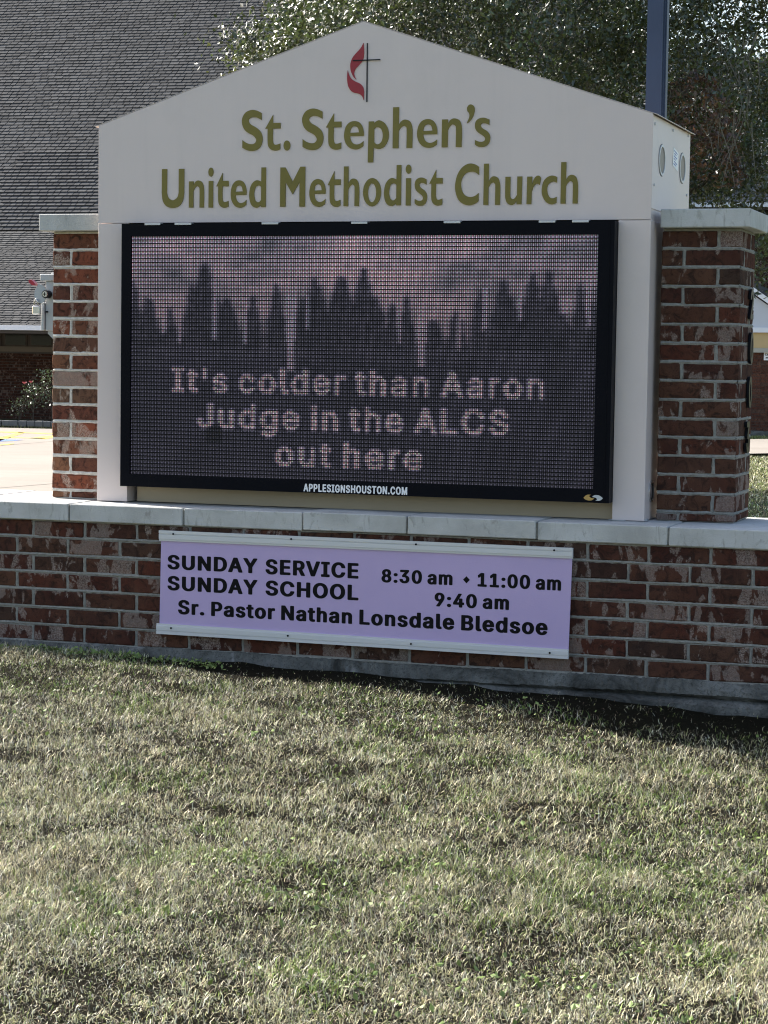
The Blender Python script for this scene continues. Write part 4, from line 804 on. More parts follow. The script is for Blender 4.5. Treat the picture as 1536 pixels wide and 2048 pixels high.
lev = [(79, 568), (84, 569.5), (88, 572.5), (94, 579), (89, 586), (89, 592), (93, 598), (90, 603), (84, 607), (77, 606), (72, 600), (70, 592), (70.5, 582), (74, 574)]
dpoly(lev, .338, .342, 'lever_plate', m_zinc)
dpoly([(61, 561), (63, 559.5), (67, 560), (73, 566), (74.5, 569), (72.5, 571.5), (69, 571), (62, 566)], .325, .350, 'handle', m_redpl)
xobj(MB().tube([(cxp, .358, czp), (cxp, .325, czp)], [.0175, .0175], 16), 'washer', m_blk, False)
xobj(MB().tube([(cxp, .3255, czp), (cxp, .320, czp)], [.0145, .012], 16), 'bolt', m_steel)
xobj(MB().box(cxp-.009, cxp+.009, .3185, .3198, czp-.0018, czp+.0018).box(cxp-.0018, cxp+.0018, .3185, .3198, czp-.009, czp+.009), 'bolt_slot', m_blk)
for q in ((86, 558.5), (93, 623.5)):
    c_ = P(*q, .35); xobj(MB().tube([(c_[0], .362, c_[1]), (c_[0], .346, c_[1])], .0042, 8), 'screw', m_blk)
xobj(MB().prism([P(91.5, 662), P(104, 662), P(104, 680), P(91.5, 667)], 'y', .38, .44), 'bracket', m_zinc)
pk = empty('padlock', (P(73, 620, .33)[0], .33, P(73, 629, .33)[1])); tag(pk, 'silver padlock hanging from the lever plate of the grey box', 'padlock')
W_ = abs(P(81.5, 620)[0]-P(67, 620)[0]); H_ = P(70, 611)[1]-P(70, 628.5)[1]
MB().add(*cham(-W_/2, W_/2, -.009, .009, 0, H_, .004)).obj('lock_body', m_steel, pk)
MB().tube([(-W_*.28, 0, H_*.9), (-W_*.28, 0, H_+.018), (-W_*.15, 0, H_+.029), (W_*.05, 0, H_+.029), (W_*.2, 0, H_+.018), (W_*.2, 0, H_*.9)], .0035, 8).obj('shackle', m_steel, pk, True)

# ------------------------------------------------------------------ steel pole behind the sign
pq = atY(1306, 230, 1.15); pole = empty('steel_pole', (pq[0], 1.19, float(height(pq[0], 1.19))-.02))
tag(pole, 'tall square blue grey steel post standing behind the sign', 'pole')
PH = 5.6
b = MB(); W_ = .036
prof = [(-W_, -W_), (W_*.95, -W_), (W_*.95, -W_*.55), (W_*1.12, -W_*.55), (W_*1.12, -W_*.2), (W_*1.3, -W_*.2), (W_*1.3, W_), (-W_, W_)]
b.prism([(x, y) for x, y in prof], 'z', 0, PH); b.obj('post', m_pole, pole)
MB().box(-.07, .07, -.07, .07, 0, .03, .004).obj('base_plate', m_pole, pole)
MB().box(-W_-.004, W_*1.4, -W_-.004, W_+.004, PH, PH+.008).obj('post_cap', m_pole, pole)

# ------------------------------------------------------------------ church building
RZ = math.radians(4.6); CU = np.array([math.cos(RZ), math.sin(RZ), 0]); CV = np.array([-math.sin(RZ), math.cos(RZ), 0])
E0 = atD(50, 650, 52)
church = empty('church_building', (E0[0], E0[1], LOT), RZ); tag(church, 'church building with steep grey shingle roof and shaded brick wall at left', 'building')
ZE_ = E0[2]-LOT          # eave height over the lot, local z
U0, U1 = -13.0, 10.5
A1, A2 = math.radians(25), math.radians(43); L1, L2 = 6.1, 12.6
def shingles(parent, u0, u1, v0, z0, ang, L_, exp, tabw, name, keep=None, base=.12):
    """overlapping tabs with thickness, each a wedge; returns list of tab transforms left out for parts"""
    n = int(L_/exp); ca, sa = math.cos(ang), math.sin(ang); U = []; Sx = []; Wd = []
    for k in range(n):
        x = u0+rnd.uniform(0, tabw)
        while x < u1:
            w2 = tabw*rnd.uniform(.65, 1.35); U.append(x); Sx.append(k*exp); Wd.append(min(w2, u1-x)); x += w2
    U, Sx, Wd = map(np.array, (U, Sx, Wd)); N = len(U)
    th = .021+.008*rng.random(N); gap = .012; sk = .035*(rng.random(N)*.6+.7)
    # local: u, s along slope, h normal
    cs = np.zeros((N, 8, 3))
    for i, (du, ds, h) in enumerate(((gap, 0, 0), (Wd-gap, 0, 0), (Wd-gap+sk, exp*1.06, 0), (gap+sk, exp*1.06, 0), (gap, 0, th), (Wd-gap, 0, th), (Wd-gap+sk, exp*1.06, th*.25), (gap+sk, exp*1.06, th*.25))):
        cs[:, i, 0] = U+du; cs[:, i, 1] = Sx+ds; cs[:, i, 2] = h
    W = np.stack([cs[..., 0], v0+cs[..., 1]*ca-cs[..., 2]*sa, z0+cs[..., 1]*sa+cs[..., 2]*ca], -1)
    col = base*(.72+.6*rng.random(N)**1.2)[:, None]*np.array([1, .995, 1.0])[None]
    sel = np.zeros(N, bool)
    if keep is not None:
        cen = W.mean(1); sel = keep(cen)
        ids = np.where(sel)[0][:290]; sel[:] = False; sel[ids] = True
    q = np.array([(4, 5, 6, 7), (0, 1, 5, 4), (0, 4, 7, 3), (1, 2, 6, 5)])
    R = ~sel; V_ = W[R].reshape(-1, 3); F_ = (np.arange(R.sum())[:, None, None]*8+q[None]).reshape(-1, 4)
    tag(link(name, fast_mesh(name, V_, F_, m_shing, np.repeat(col[R], 8, 0)), parent), kind='stuff')
    if sel.any():
        wv = np.mean(Wd); tabs = []
        for wi in (tabw*.8, tabw, tabw*1.2):
            p = [(gap-wi/2, 0, 0), (wi/2-gap, 0, 0), (wi/2-gap+.035, exp*1.06, 0), (gap-wi/2+.035, exp*1.06, 0), (gap-wi/2, 0, .040), (wi/2-gap, 0, .040), (wi/2-gap+.035, exp*1.06, .006), (gap-wi/2+.035, exp*1.06, .006)]
            p = [(a, b*ca-c*sa, b*sa+c*ca) for a, b, c in p]; tabs.append((wi, MB().add(p, [tuple(x) for x in q]).mesh('shingle', m_tab)))
        for i in np.where(sel)[0]:
            wi, me = min(tabs, key=lambda t: abs(t[0]-Wd[i])); o = link('shingle', me, parent)
            o.location = (U[i]+Wd[i]/2, v0+Sx[i]*ca, z0+Sx[i]*sa); o.scale = (Wd[i]/wi, 1, 1)
EXP = .143
V1, Z1 = L1*math.cos(A1), ZE_+L1*math.sin(A1); V2, Z2 = V1+L2*math.cos(A2), Z1+L2*math.sin(A2)
T = .02
MB().prism([(-.02, ZE_-.03), (V1, Z1-.03), (V2, Z2-.03), (2*V2-V1, Z1-.03), (2*V2+.02, ZE_-.03), (2*V2+.02, ZE_-.2), (2.6, ZE_-.2), (-.02, ZE_-.2)], 'x', U0+.05, U1-.05).obj('roof_deck', m_soff, church)
cu_, su_ = math.cos(RZ), math.sin(RZ)
def in_patch(c):
    wx = E0[0]+c[:, 0]*cu_-c[:, 1]*su_; wy = E0[1]+c[:, 0]*su_+c[:, 1]*cu_; wz = LOT+c[:, 2]
    d = np.stack([wx, wy, wz], 1)-CAM; z = d@fw; px = 768+F*(d@rt)/z; py = 1024-F*(d@up)/z
    return (px > 0) & (px < 196) & (py > 330) & (py < 452) | (px > 40) & (px < 196) & (py > 300) & (py < 331)
shingles(church, U0, U1, 0, ZE_-.02, A1, L1, EXP, .215, 'shingle_field', base=.088)
shingles(church, U0, U1, V1-.03, Z1-.02, A2, L2, EXP, .215, 'shingle_field', in_patch, base=.088)
b = MB(); b.quad((U0, V2, Z2), (U1, V2, Z2), (U1, 2*V2-V1, Z1), (U0, 2*V2-V1, Z1)); b.obj('back_roof', m_tab, church)
MB().box(U0, U1, -.07, -.02, ZE_-.125, ZE_-.012, .004).obj('fascia', m_white, church)
MB().box(U0, U1, -.02, 2.6, ZE_-.14, ZE_-.10).obj('soffit', m_soff, church)
WV = 2.6
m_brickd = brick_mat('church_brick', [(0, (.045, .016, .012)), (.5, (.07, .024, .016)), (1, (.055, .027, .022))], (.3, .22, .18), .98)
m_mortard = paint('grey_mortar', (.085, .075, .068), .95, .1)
def brick_field(parent, u0, u1, v, z0, z1, mat, mm, vis, name='brick_field'):
    """real bricks: those inside the visible patch are parts, the rest one mesh"""
    Lb, g_ = .2032, .0095; rows_ = int((z1-z0)/.0715); b = MB(); n = 0; cache = []
    for k in range(4): cache.append(MB().box(-.097, .097, -.02, .02, -.031, .031).mesh('brick', mat))
    c3 = []
    for r in range(rows_):
        z = z0+.0715*(r+.5); u = u0+(0 if r % 2 else Lb/2)
        while u+Lb < u1+.01:
            uc = u+Lb/2
            if n < 295 and vis(uc, v, z):
                o = link('brick', cache[rnd.randrange(4)], parent); o.location = (uc, v+rnd.uniform(-.003, .003), z); n += 1
            else: c3.append((uc, v+rnd.uniform(-.003, .003), z))
            u += Lb
    c3 = np.array(c3); q = np.array([(0, 1, 5, 4), (4, 5, 7, 6), (0, 4, 6, 2), (1, 3, 7, 5), (0, 2, 3, 1)])
    o8 = np.array([(x, y, z) for z in (-.031, .031) for y in (-.02, .02) for x in (-.097, .097)])
    V_ = (c3[:, None, :]+o8[None]).reshape(-1, 3); F_ = (np.arange(len(c3))[:, None, None]*8+q[None]).reshape(-1, 4)
    cl = np.repeat((np.array([.06, .024, .018])[None]*(.6+.8*rng.random((len(c3), 1)))), 8, 0)
    tag(link(name, fast_mesh(name, V_, F_, m_attrbrick, cl), parent), kind='stuff')
    MB().box(u0, u1, v-.008, v+.22, z0, z1).obj('mortar_core', mm, parent)
m_attrbrick = attr_mat('plain_brick', .9, .2)
def vis_from(E, z_off, rect):
    def fn(u, v, z):
        p = np.array([E[0]+u*cu_-v*su_, E[1]+u*su_+v*cu_, LOT+z])-CAM; d = p@fw; x = 768+F*(p@rt)/d; y = 1024-F*(p@up)/d
        return rect[0] < x < rect[2] and rect[1] < y < rect[3]
    return fn
def zloc(px, py, E, v):   # local z at pixel for the plane through E0 + v
    d = ray(px, py); nrm = CV; o = np.array([E[0], E[1], 0])+CV*v
    t = ((o-CAM)@nrm)/(d@nrm); q = CAM+d*t; return float((q-np.array([E[0], E[1], 0]))@CU), float(q[2]-LOT)
zs0 = zloc(50, 703, E0, WV)[1]; zs1 = zloc(50, 693, E0, WV)[1]; zp0 = zloc(50, 690, E0, WV)[1]; zp1 = zloc(50, 660, E0, WV)[1]
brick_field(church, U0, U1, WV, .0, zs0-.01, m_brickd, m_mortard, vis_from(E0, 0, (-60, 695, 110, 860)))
MB().box(U0, U1, WV-.05, WV+.2, zs0-.008, zs1).obj('sill_band', paint('brown_sill', (.16, .13, .10), .7, .1), church)
MB().box(U0, U1, WV+.06, WV+.2, zs1+.001, ZE_-.14).obj('window_wall', m_brn, church)
zc_ = []
e_ = [zloc(x, 675, E0, WV)[0] for x in (-36, 8.5, 10, 50.5, 62, 110, 114, 162)]
def window(a, c):
    w_ = MB().box(a-.03, c+.03, WV+.02, WV+.058, zp0-.03, zp1+.03).obj('window', m_brn, church)
    MB().box(a, c, WV+.012, WV+.019, zp0, zp1).obj('pane', m_glassd, w_)
per = e_[4]-e_[2]-.02
for k in range(-18, 14):
    a = e_[4]+k*(e_[4]-e_[2]); 
    if U0+.3 < a < U1-1: window(a, a+(e_[3]-e_[2]))
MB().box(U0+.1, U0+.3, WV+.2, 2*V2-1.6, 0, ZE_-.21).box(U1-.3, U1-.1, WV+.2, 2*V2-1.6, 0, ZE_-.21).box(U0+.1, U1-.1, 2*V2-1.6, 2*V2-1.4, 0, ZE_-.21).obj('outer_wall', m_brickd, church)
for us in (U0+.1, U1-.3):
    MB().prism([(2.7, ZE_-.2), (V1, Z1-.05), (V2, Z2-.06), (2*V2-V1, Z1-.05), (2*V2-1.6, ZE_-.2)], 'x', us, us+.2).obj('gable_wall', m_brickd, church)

# bed edging in front of the church wall
kb = [zloc(x, 840, E0, 0)[0] for x in (0, 104)]
bed = empty('bed_edging', (E0[0]-CV[0]*.1, E0[1]-CV[1]*.1, LOT), RZ); tag(bed, 'row of dark stone edging blocks in front of the church wall', 'edging')
u = -6.0
BV = -1.45
while u < 8:
    lw = rnd.uniform(.19, .24); o = link('stone', MB().add(*cham(-lw/2+.004, lw/2-.004, -.08, .08, 0, rnd.uniform(.125, .14), .012, .004)).mesh('stone', paint('edging_stone', (.10, .105, .11), .9, .3, .004) if u < -5.9 else bpy.data.materials['edging_stone']), bed)
    o.location = (u, BV, .03); u += lw
MB().box(-6.1, 8, -.09+.18+BV, 1.5, 0, .10).obj('bed_soil', m_soil, bed)
b = MB(); rr = random.Random(5)
for k in range(1600):
    x = rr.uniform(-6, 8); y = BV-.10-abs(rr.gauss(0, .07)); h = rr.uniform(.03, .10); a = rr.uniform(0, 6.28)
    b.add([(x, y, 0), (x+.012*math.cos(a), y+.012*math.sin(a), 0), (x+rr.uniform(-.03, .03), y+rr.uniform(-.03, .03), h)], [(0, 1, 2)])
o = b.obj('edge_weeds', paint('weed', (.14, .15, .06), .8, .4, 0), None); o.location = bed.location; o.rotation_euler = bed.rotation_euler
tag(o, 'strip of low weeds and leaf litter along the dark stone bed edging', 'weeds', kind='stuff')

# rose bushes
def bush(pxs, base_y, top_y, spread_px, label, stem, nleaf, flowers, v=-1.1, seed=1):
    R = np.random.default_rng(seed); u_, z_ = zloc(pxs, base_y, E0, v); zt_ = zloc(pxs, top_y, E0, v)[1]; sp = spread_px/87
    o = empty('rose_bush', tuple(np.array([E0[0], E0[1], LOT+.09])+CU*u_+CV*v), RZ)
    tag(o, label, 'rose bush', 'rose bushes in the church bed'); H_ = zt_-.1
    b = MB(); b.tube([(0, 0, 0), (.01, 0, H_*.35), (0, 0, H_*.55)], [.018, .015, .012], 6)
    for k in range(7):
        a = R.uniform(0, 6.28); b.tube([(0, 0, H_*R.uniform(.15, .5)), (sp*.5*math.cos(a), sp*.4*math.sin(a), H_*R.uniform(.5, .75)), (sp*.8*math.cos(a), sp*.6*math.sin(a), H_*R.uniform(.75, .98))], [.010, .007, .003], 5)
    b.obj('stem', m_bark, o)
    n = nleaf; c = np.stack([R.normal(0, sp*.42, n), R.normal(0, sp*.4, n), H_*(stem+(1-stem)*R.random(n)**.8)], 1)
    V_, F_, C_ = leaf_cloud(c, .055, .034, R, np.array([.06, .085, .035]), .5)
    link('leaves', fast_mesh('leaves', V_, F_, m_leaf, C_), o)
    for (fx, fy) in flowers:
        uu, zz = zloc(fx, fy, E0, v-.1); f_ = MB()
        for k in range(9):
            a = k*.7; f_.add([(0, 0, -.03), (.05*math.cos(a), .05*math.sin(a), .01), (.06*math.cos(a+.5), .06*math.sin(a+.5), .02), (.04*math.cos(a+.9), .04*math.sin(a+.9), .03)], [(0, 1, 2, 3)])
        q = f_.obj('rose_flower', paint('rose_pink', (.5, .14, .15), .6, .2, 0) if 'rose_pink' not in bpy.data.materials else bpy.data.materials['rose_pink'], o); q.location = (uu-u_, -.1, zz-.09)
def leaf_cloud(c, L_, W_, R, base, var, up_bias=.4, facing=None):
    n = len(c); d = R.normal(size=(n, 3)); d[:, 2] -= .25; d /= np.linalg.norm(d, axis=1)[:, None]
    nr = R.normal(size=(n, 3)); nr[:, 2] = np.abs(nr[:, 2])+up_bias
    if facing is not None: nr = R.normal(size=(n, 3))*.52+facing
    nr -= d*(nr*d).sum(1)[:, None]; nr /= np.linalg.norm(nr, axis=1)[:, None]+1e-9
    s = np.cross(d, nr); ll = L_*(.6+.8*R.random(n))[:, None]; ww = W_*(.6+.8*R.random(n))[:, None]
    v0 = c-d*ll*.5; v2 = c+d*ll*.5; v1 = c+s*ww*.5-nr*ww*.12-d*ll*.05; v3 = c-s*ww*.5-nr*ww*.12-d*ll*.05
    V_ = np.stack([v0, v1, v2, v3], 1).reshape(-1, 3); k = np.arange(n)[:, None]*4
    F_ = np.concatenate([k+np.array([[0, 1, 2]]), k+np.array([[0, 2, 3]])], 1).reshape(-1, 3)
    C_ = (base if base.ndim == 2 else base[None])*(1-var/2+var*R.random((n, 1)))
    return V_, F_, np.repeat(C_, 4, 0)
bush(38, 833, 795, 26, 'small low rose bush at the left of the bed', .25, 130, [], seed=3)
bush(66, 833, 765, 30, 'rose bush on a bare stem topped with two pink blooms', .38, 230, [(49, 766), (62, 764)], seed=4)
bush(104, 833, 738, 40, 'tallest rose bush, partly hidden behind the left brick pillar', .30, 420, [], seed=5)

# ------------------------------------------------------------------ parking lot and pavement
def poly(name, pts, z, mat, parent=None, kind=None):
    b = MB(); b.add([(p[0], p[1], z) for p in pts], [tuple(range(len(pts)))]); o = b.obj(name, mat, parent)
    if kind: o['kind'] = kind
    return o
def loc(u, v): return (E0+CU*u+CV*v)[:2]
lot = poly('parking_lot', [(-60, 13.0), (-4.2, 13.0), (-4.2, 30), loc(14, -1.66), loc(-60, -1.66)], LOT, m_lot, kind='structure')
def pz(x, y): q = atZ(x, y, LOT); return (q[0], q[1])
for pts, m_ in (([(-60, 894), (38, 864.5), (50, 865.5), (-40, 896)], m_yel), ([(-60, 861.5), (30, 864), (110, 867.2), (200, 871), (200, 872.5), (110, 868.6), (30, 865.6), (-60, 863.5)], m_yel),
                ([(60, 876.5), (110, 870), (200, 858), (200, 862), (112, 874.5), (90, 878.5)], m_yel), ([(-40, 876), (20, 879.2), (48, 880), (22, 882.3), (-10, 883.6), (-40, 886)], m_blu),
                ([(-60, 893), (0, 889.2), (28, 887), (28, 888.4), (0, 891), (-60, 896)], m_yel), ([(-60, 871), (90, 877), (90, 878), (-60, 872.5)], m_yel)):
    o = poly('marking', [pz(*q) for q in pts], LOT+.004, m_, lot); o['kind'] = 'structure'
for (x0, y0, x1, y1) in ((-60, 896, 300, 868), (-60, 981, 300, 952), (-60, 1010, 300, 984)):
    a, c = Vector(pz(x0, y0)), Vector(pz(x1, y1)); d = (c-a).normalized(); n_ = Vector((-d.y, d.x))*.012
    o = poly('joint', [a-n_, c-n_, c+n_, a+n_], LOT+.0042, m_soff, lot); o['kind'] = 'structure'
walk = poly('pavement', [pz(1250, 912), pz(1700, 904), pz(1700, 876), pz(1250, 882)], LOT+.004, m_lot, kind='structure')

# ------------------------------------------------------------------ annex building behind the tree, right
A0 = atD(1420, 405, 60)
annex = empty('annex_building', (A0[0], A0[1], LOT), RZ); tag(annex, 'second brick building behind the tree with gabled porch and light grey roof', 'building')
HE = A0[2]-LOT
shingles(annex, -9, 14, 0, HE, math.radians(35), 8.5, .143, .24, 'shingle_field', base=.22)
AL = 8.5*math.cos(math.radians(35)); AH = 8.5*math.sin(math.radians(35))
MB().prism([(0, HE-.02), (AL, HE+AH-.02), (2*AL, HE-.02), (2*AL, HE-.2), (0, HE-.2)], 'x', -8.95, 13.95).obj('roof_deck', m_soff, annex)
MB().box(-9, 14, -.06, -.01, HE-.13, HE-.005, .004).obj('fascia', m_white, annex)
brick_field(annex, -8.6, 13.6, .5, 0, HE-.21, m_brickd, m_mortard, lambda u, v, z: (vis_from(A0, 0, (1480, 440, 1560, 580))(u, v, z)))
MB().box(-8.6, 13.6, .72, 2*AL-.5, 0, HE-.2).obj('outer_wall', m_brickd, annex)
# gabled porch
G0 = atD(1430, 700, 52.5)
def gl(px, py):
    d = ray(px, py); o = np.array([G0[0], G0[1], 0]); t = ((o-CAM)@CV)/(d@CV); q = CAM+d*t; return float((q-o)@CU), float(q[2]-LOT)
porch = empty('gabled_porch', (G0[0], G0[1], LOT), RZ)
tag(porch, 'low gabled porch with white trim and tan frieze, right of the brick pillar', 'building')
zf0, zf1 = gl(1515, 665)[1], gl(1515, 655)[1]; zt0, zt1 = gl(1515, 696)[1], gl(1515, 667)[1]; zm0 = gl(1515, 705)[1]
ru, rz_ = gl(1512, 590); ru2, rz2 = gl(1536, 607); slope = (rz2-rz_)/(ru2-ru)
uR = ru+(zf1-rz_)/slope; HW = uR; pk_z = rz_-slope*ru; uL = -HW
PD = 5.5
MB().prism([(uL, zf1-.01), (uR, zf1-.01), (0, pk_z-.08)], 'y', 0, .12).obj('gable_panel', paint('pale_siding', (.55, .57, .62), .6, .05), porch)
MB().box(uL-.05, uR+.05, -.06, .14, zf0, zf1).obj('fascia', m_white, porch)
MB().box(uL+.05, uR-.05, .02, .30, zt0, zf0-.002).obj('frieze', m_tanfr, porch)
MB().box(uL+.02, uR-.02, -.02, .30, zm0, zt0-.002).obj('moulding', paint('stone_moulding', (.42, .40, .34), .8, .1), porch)
for s_ in (-1, 1):
    th_ = .14; pts = [(0, pk_z), (s_*(HW+.15), pk_z-abs(slope)*(HW+.15)), (s_*(HW+.15), pk_z-abs(slope)*(HW+.15)+th_), (0, pk_z+th_)]
    MB().prism(pts, 'y', -.12, -.04).obj('rake_board', m_white, porch)
    pts = [(0, pk_z+.02), (s_*(HW+.13), pk_z-abs(slope)*(HW+.13)+.02), (s_*(HW+.13), pk_z-abs(slope)*(HW+.13)+th_+.01), (0, pk_z+th_+.01)]
    MB().prism(pts, 'y', -.038, PD).obj('roof_slab', m_tab, porch)
    for k in range(16):   # course edges
        t = k/16; x0 = s_*(HW+.13)*t; z0 = pk_z-abs(slope)*(HW+.13)*t+th_+.011
        MB().box(min(x0, x0+s_*.13), max(x0, x0+s_*.13), -.05, PD, z0-.09, z0+.012).obj('shingle_course', m_tab, porch)
def pvis(u, v, z):
    p = G0*np.array([1, 1, 0])+CU*u+CV*v+np.array([0, 0, LOT+z])-CAM; d = p@fw; x = 768+F*(p@rt)/d; y = 1024-F*(p@up)/d
    return 1470 < x < 1580 and 700 < y < 860
m_brickp = brick_mat('porch_brick', [(0, (.11, .045, .032)), (.35, (.17, .065, .045)), (.7, (.20, .09, .06)), (1, (.13, .085, .068))], (.4, .3, .25), 1.0)
brick_field(porch, uL+.1, uR-.1, .1, .12, zm0-.005, m_brickp, m_mortard, pvis)
MB().box(uL+.1, uR-.1, .33, PD, 0, zf0).obj('outer_wall', m_brickd, porch)
MB().box(uL, uR, -.02, .3, 0, .118).obj('plinth', m_foot, porch)
# direction sign on the porch wall
s0 = gl(1527.5, 704.5); s1 = gl(1527.5, 720.5)
ds = empty('wall_sign', tuple(np.array([G0[0], G0[1], LOT+s1[1]])+CU*(s0[0]+.2)+CV*.06), RZ); tag(ds, 'small white direction sign on the porch brick wall at the right edge', 'sign')
hh = s0[1]-s1[1]
MB().box(-.2, .2, -.004, .004, 0, hh).obj('sign_plate', m_wht, ds)
me = text_mesh('CH', .02); v = mverts(me); v = (v-v.min(0))/(v.max(0)-v.min(0)+1e-9)
setv(me, np.stack([-.175+v[:, 0]*.10, v[:, 0]*0-.0055, hh*.58+v[:, 1]*hh*.28], 1)); me.materials.clear(); me.materials.append(m_ink); link('lettering', me, ds)
MB().prism([(-.155, hh*.24), (-.05, hh*.24), (-.05, hh*.38), (-.155, hh*.38)], 'y', -.0055, -.0045).obj('arrow_shaft', m_ink, ds)

# ------------------------------------------------------------------ tree
TC = atD(1090, 180, 30); tx, ty = TC[0], TC[1]; gz = float(height(tx, ty))
tree = empty('evergreen_tree', (tx, ty, gz)); tag(tree, 'broad evergreen tree with glossy dark leaves behind the sign', 'tree')
R = np.random.default_rng(21); cz_ = TC[2]-gz
b = MB(); b.tube([(0, 0, -.1), (.03, .02, .5), (-.05, 0, 1.3), (.05, .05, 2.3), (0, 0, 3.4)], [.30, .22, .19, .17, .13], 12); b.obj('trunk', m_bark, tree, True)
tips = []
for k in range(16):
    a = k*2.4; el = R.uniform(-.08, .9); Lk = R.uniform(2.4, 3.9); z0 = R.uniform(1.7, 3.3); p = Vector((0, 0, z0)); pts = [p]; d = Vector((math.cos(a)*math.cos(el), math.sin(a)*math.cos(el), math.sin(el)))
    for j in range(5):
        p = p+d*(Lk/5); d = (d+Vector(R.normal(0, .16, 3))).normalized(); pts.append(p.copy())
    MB().tube(pts, [.10, .08, .06, .045, .03, .012], 7).obj('limb', m_bark, tree, True); tips.append(pts)
# twigs and leaf clumps
RXY, RZ_ = 4.3, 3.1
K = 1450; cl = []
while len(cl) < K:
    p = R.uniform(-1, 1, 3); r_ = np.linalg.norm(p)
    if r_ > 1 or r_ < .6 and R.random() < .8: continue
    q = p*np.array([RXY, RXY, RZ_])
    bump_ = 1+.10*math.sin(3*math.atan2(q[1], q[0])+1)+.07*math.sin(7*math.atan2(q[1], q[0]))*math.cos(q[2]*2)
    q = q*bump_
    z = q[2]+cz_
    if z < 2.55+.35*math.sin(q[0]*2.1)+.25*math.sin(q[1]*3.3): continue
    # thinner at the right (+x) side low down
    if q[0] > 1.2 and z < cz_+.6 and R.random() < .22: continue
    cl.append((q[0], q[1], z))
cl = np.array(cl)
npc = 145
c = np.repeat(cl, npc, 0)+R.normal(size=(K*npc, 3))*np.array([.17, .17, .13])*R.uniform(.6, 1.6, (K*npc, 1))
base = np.repeat(np.array([[.030, .046, .016]])*R.uniform(.4, 1.8, (K, 1))+R.uniform(0, .04, (K, 1))*np.array([[1, 1, .2]]), npc, 0)
lum = R.random((len(c), 1)); base = base*(.6+.9*lum)
# dead brown clusters hanging at the right
for (bxp, byp, rad) in ((1395, 195, .33), (1415, 260, .42), (1385, 300, .36), (1440, 330, .32), (1430, 225, .28)):
    q = atD(bxp, byp, 27.2)-np.array([tx, ty, gz]); dd = np.linalg.norm((c-q)*np.array([1, .35, 1]), axis=1); m_ = (dd < rad) & (R.random(len(c)) < .85)
    base[m_] = np.array([.13, .062, .036])*(.5+R.random((m_.sum(), 1)))
outw = c-np.array([0, 0, cz_-.8]); outw /= np.linalg.norm(outw, axis=1)[:, None]
face = outw*.55+np.array([0, 0, .35])+np.array(TOSUN)*.45     # leaves turn outwards and to the light
V_, F_, C_ = leaf_cloud(c, .074, .040, R, base, .4, .15, face)
tag(link('crown', fast_mesh('crown', V_, F_, m_leaf, C_), tree))
b = MB()
for i in range(0, K, 2):
    p = Vector(cl[i]); t = Vector((0, 0, cz_-.6)); d = (t-p).normalized(); q = p+d*R.uniform(.5, 1.1)+Vector(R.normal(0, .15, 3))
    b.tube([q, (p+q)/2+Vector(R.normal(0, .06, 3)), p], [.012, .008, .004], 4, False)
for k in range(60):   # bare hanging twigs at the right side
    q = atD(R.uniform(1340, 1520), R.uniform(60, 260), 27)-np.array([tx, ty, gz]); p = Vector(q); d = Vector((R.uniform(-.5, .3), 0, -R.uniform(.3, .8)))
    b.tube([p, p+d*.5+Vector(R.normal(0, .04, 3)), p+d], [.008, .006, .003], 4, False)
b.obj('twig', paint('twig_bark', (.17, .15, .13), .8, .3, 0), tree); tree.children[-1]['kind'] = 'stuff'

# ------------------------------------------------------------------ lawn
def blades(name, x, y, hl, wd, cols, seed, lean=(15, 80), zoff=0, kind=True, label=None):
    R = np.random.default_rng(seed); n = len(x); z = height(x, y)+zoff
    az = R.uniform(0, 2*math.pi, n); le = np.radians(lean[0]+(lean[1]-lean[0])*R.random(n)**.65); l_ = hl; caz = R.normal(0, .9, n); w2 = wd/2
    face = az+math.pi/2+R.uniform(-.6, .6, n)
    sx, sy = np.cos(face)*w2, np.sin(face)*w2
    dh = np.sin(le*.82); dv = np.cos(le*.82); ca, sa = np.cos(az), np.sin(az)
    m = np.stack([x+ca*l_*.5*dh, y+sa*l_*.5*dh, z+l_*.5*dv], 1)
    dh2 = np.sin(np.minimum(le*1.35, 1.9)); dv2 = np.cos(np.minimum(le*1.35, 1.9))
    c2, s2 = np.cos(az+caz), np.sin(az+caz)
    t = m+np.stack([c2*l_*.55*dh2, s2*l_*.55*dh2, l_*.5*dv2], 1)
    r_ = np.stack([x, y, z-.004], 1); s = np.stack([sx, sy, 0*sx], 1)
    V_ = np.stack([r_-s, r_+s, m+s*.85, m-s*.85, t], 1).reshape(-1, 3); k = np.arange(n)[:, None]*5
    F_ = np.concatenate([k+np.array([[0, 1, 2]]), k+np.array([[0, 2, 3]]), k+np.array([[3, 2, 4]])], 1).reshape(-1, 3)
    o = link(name, fast_mesh(name, V_, F_, m_grass, np.repeat(cols, 5, 0)))
    return tag(o, label, 'grass', kind='stuff')
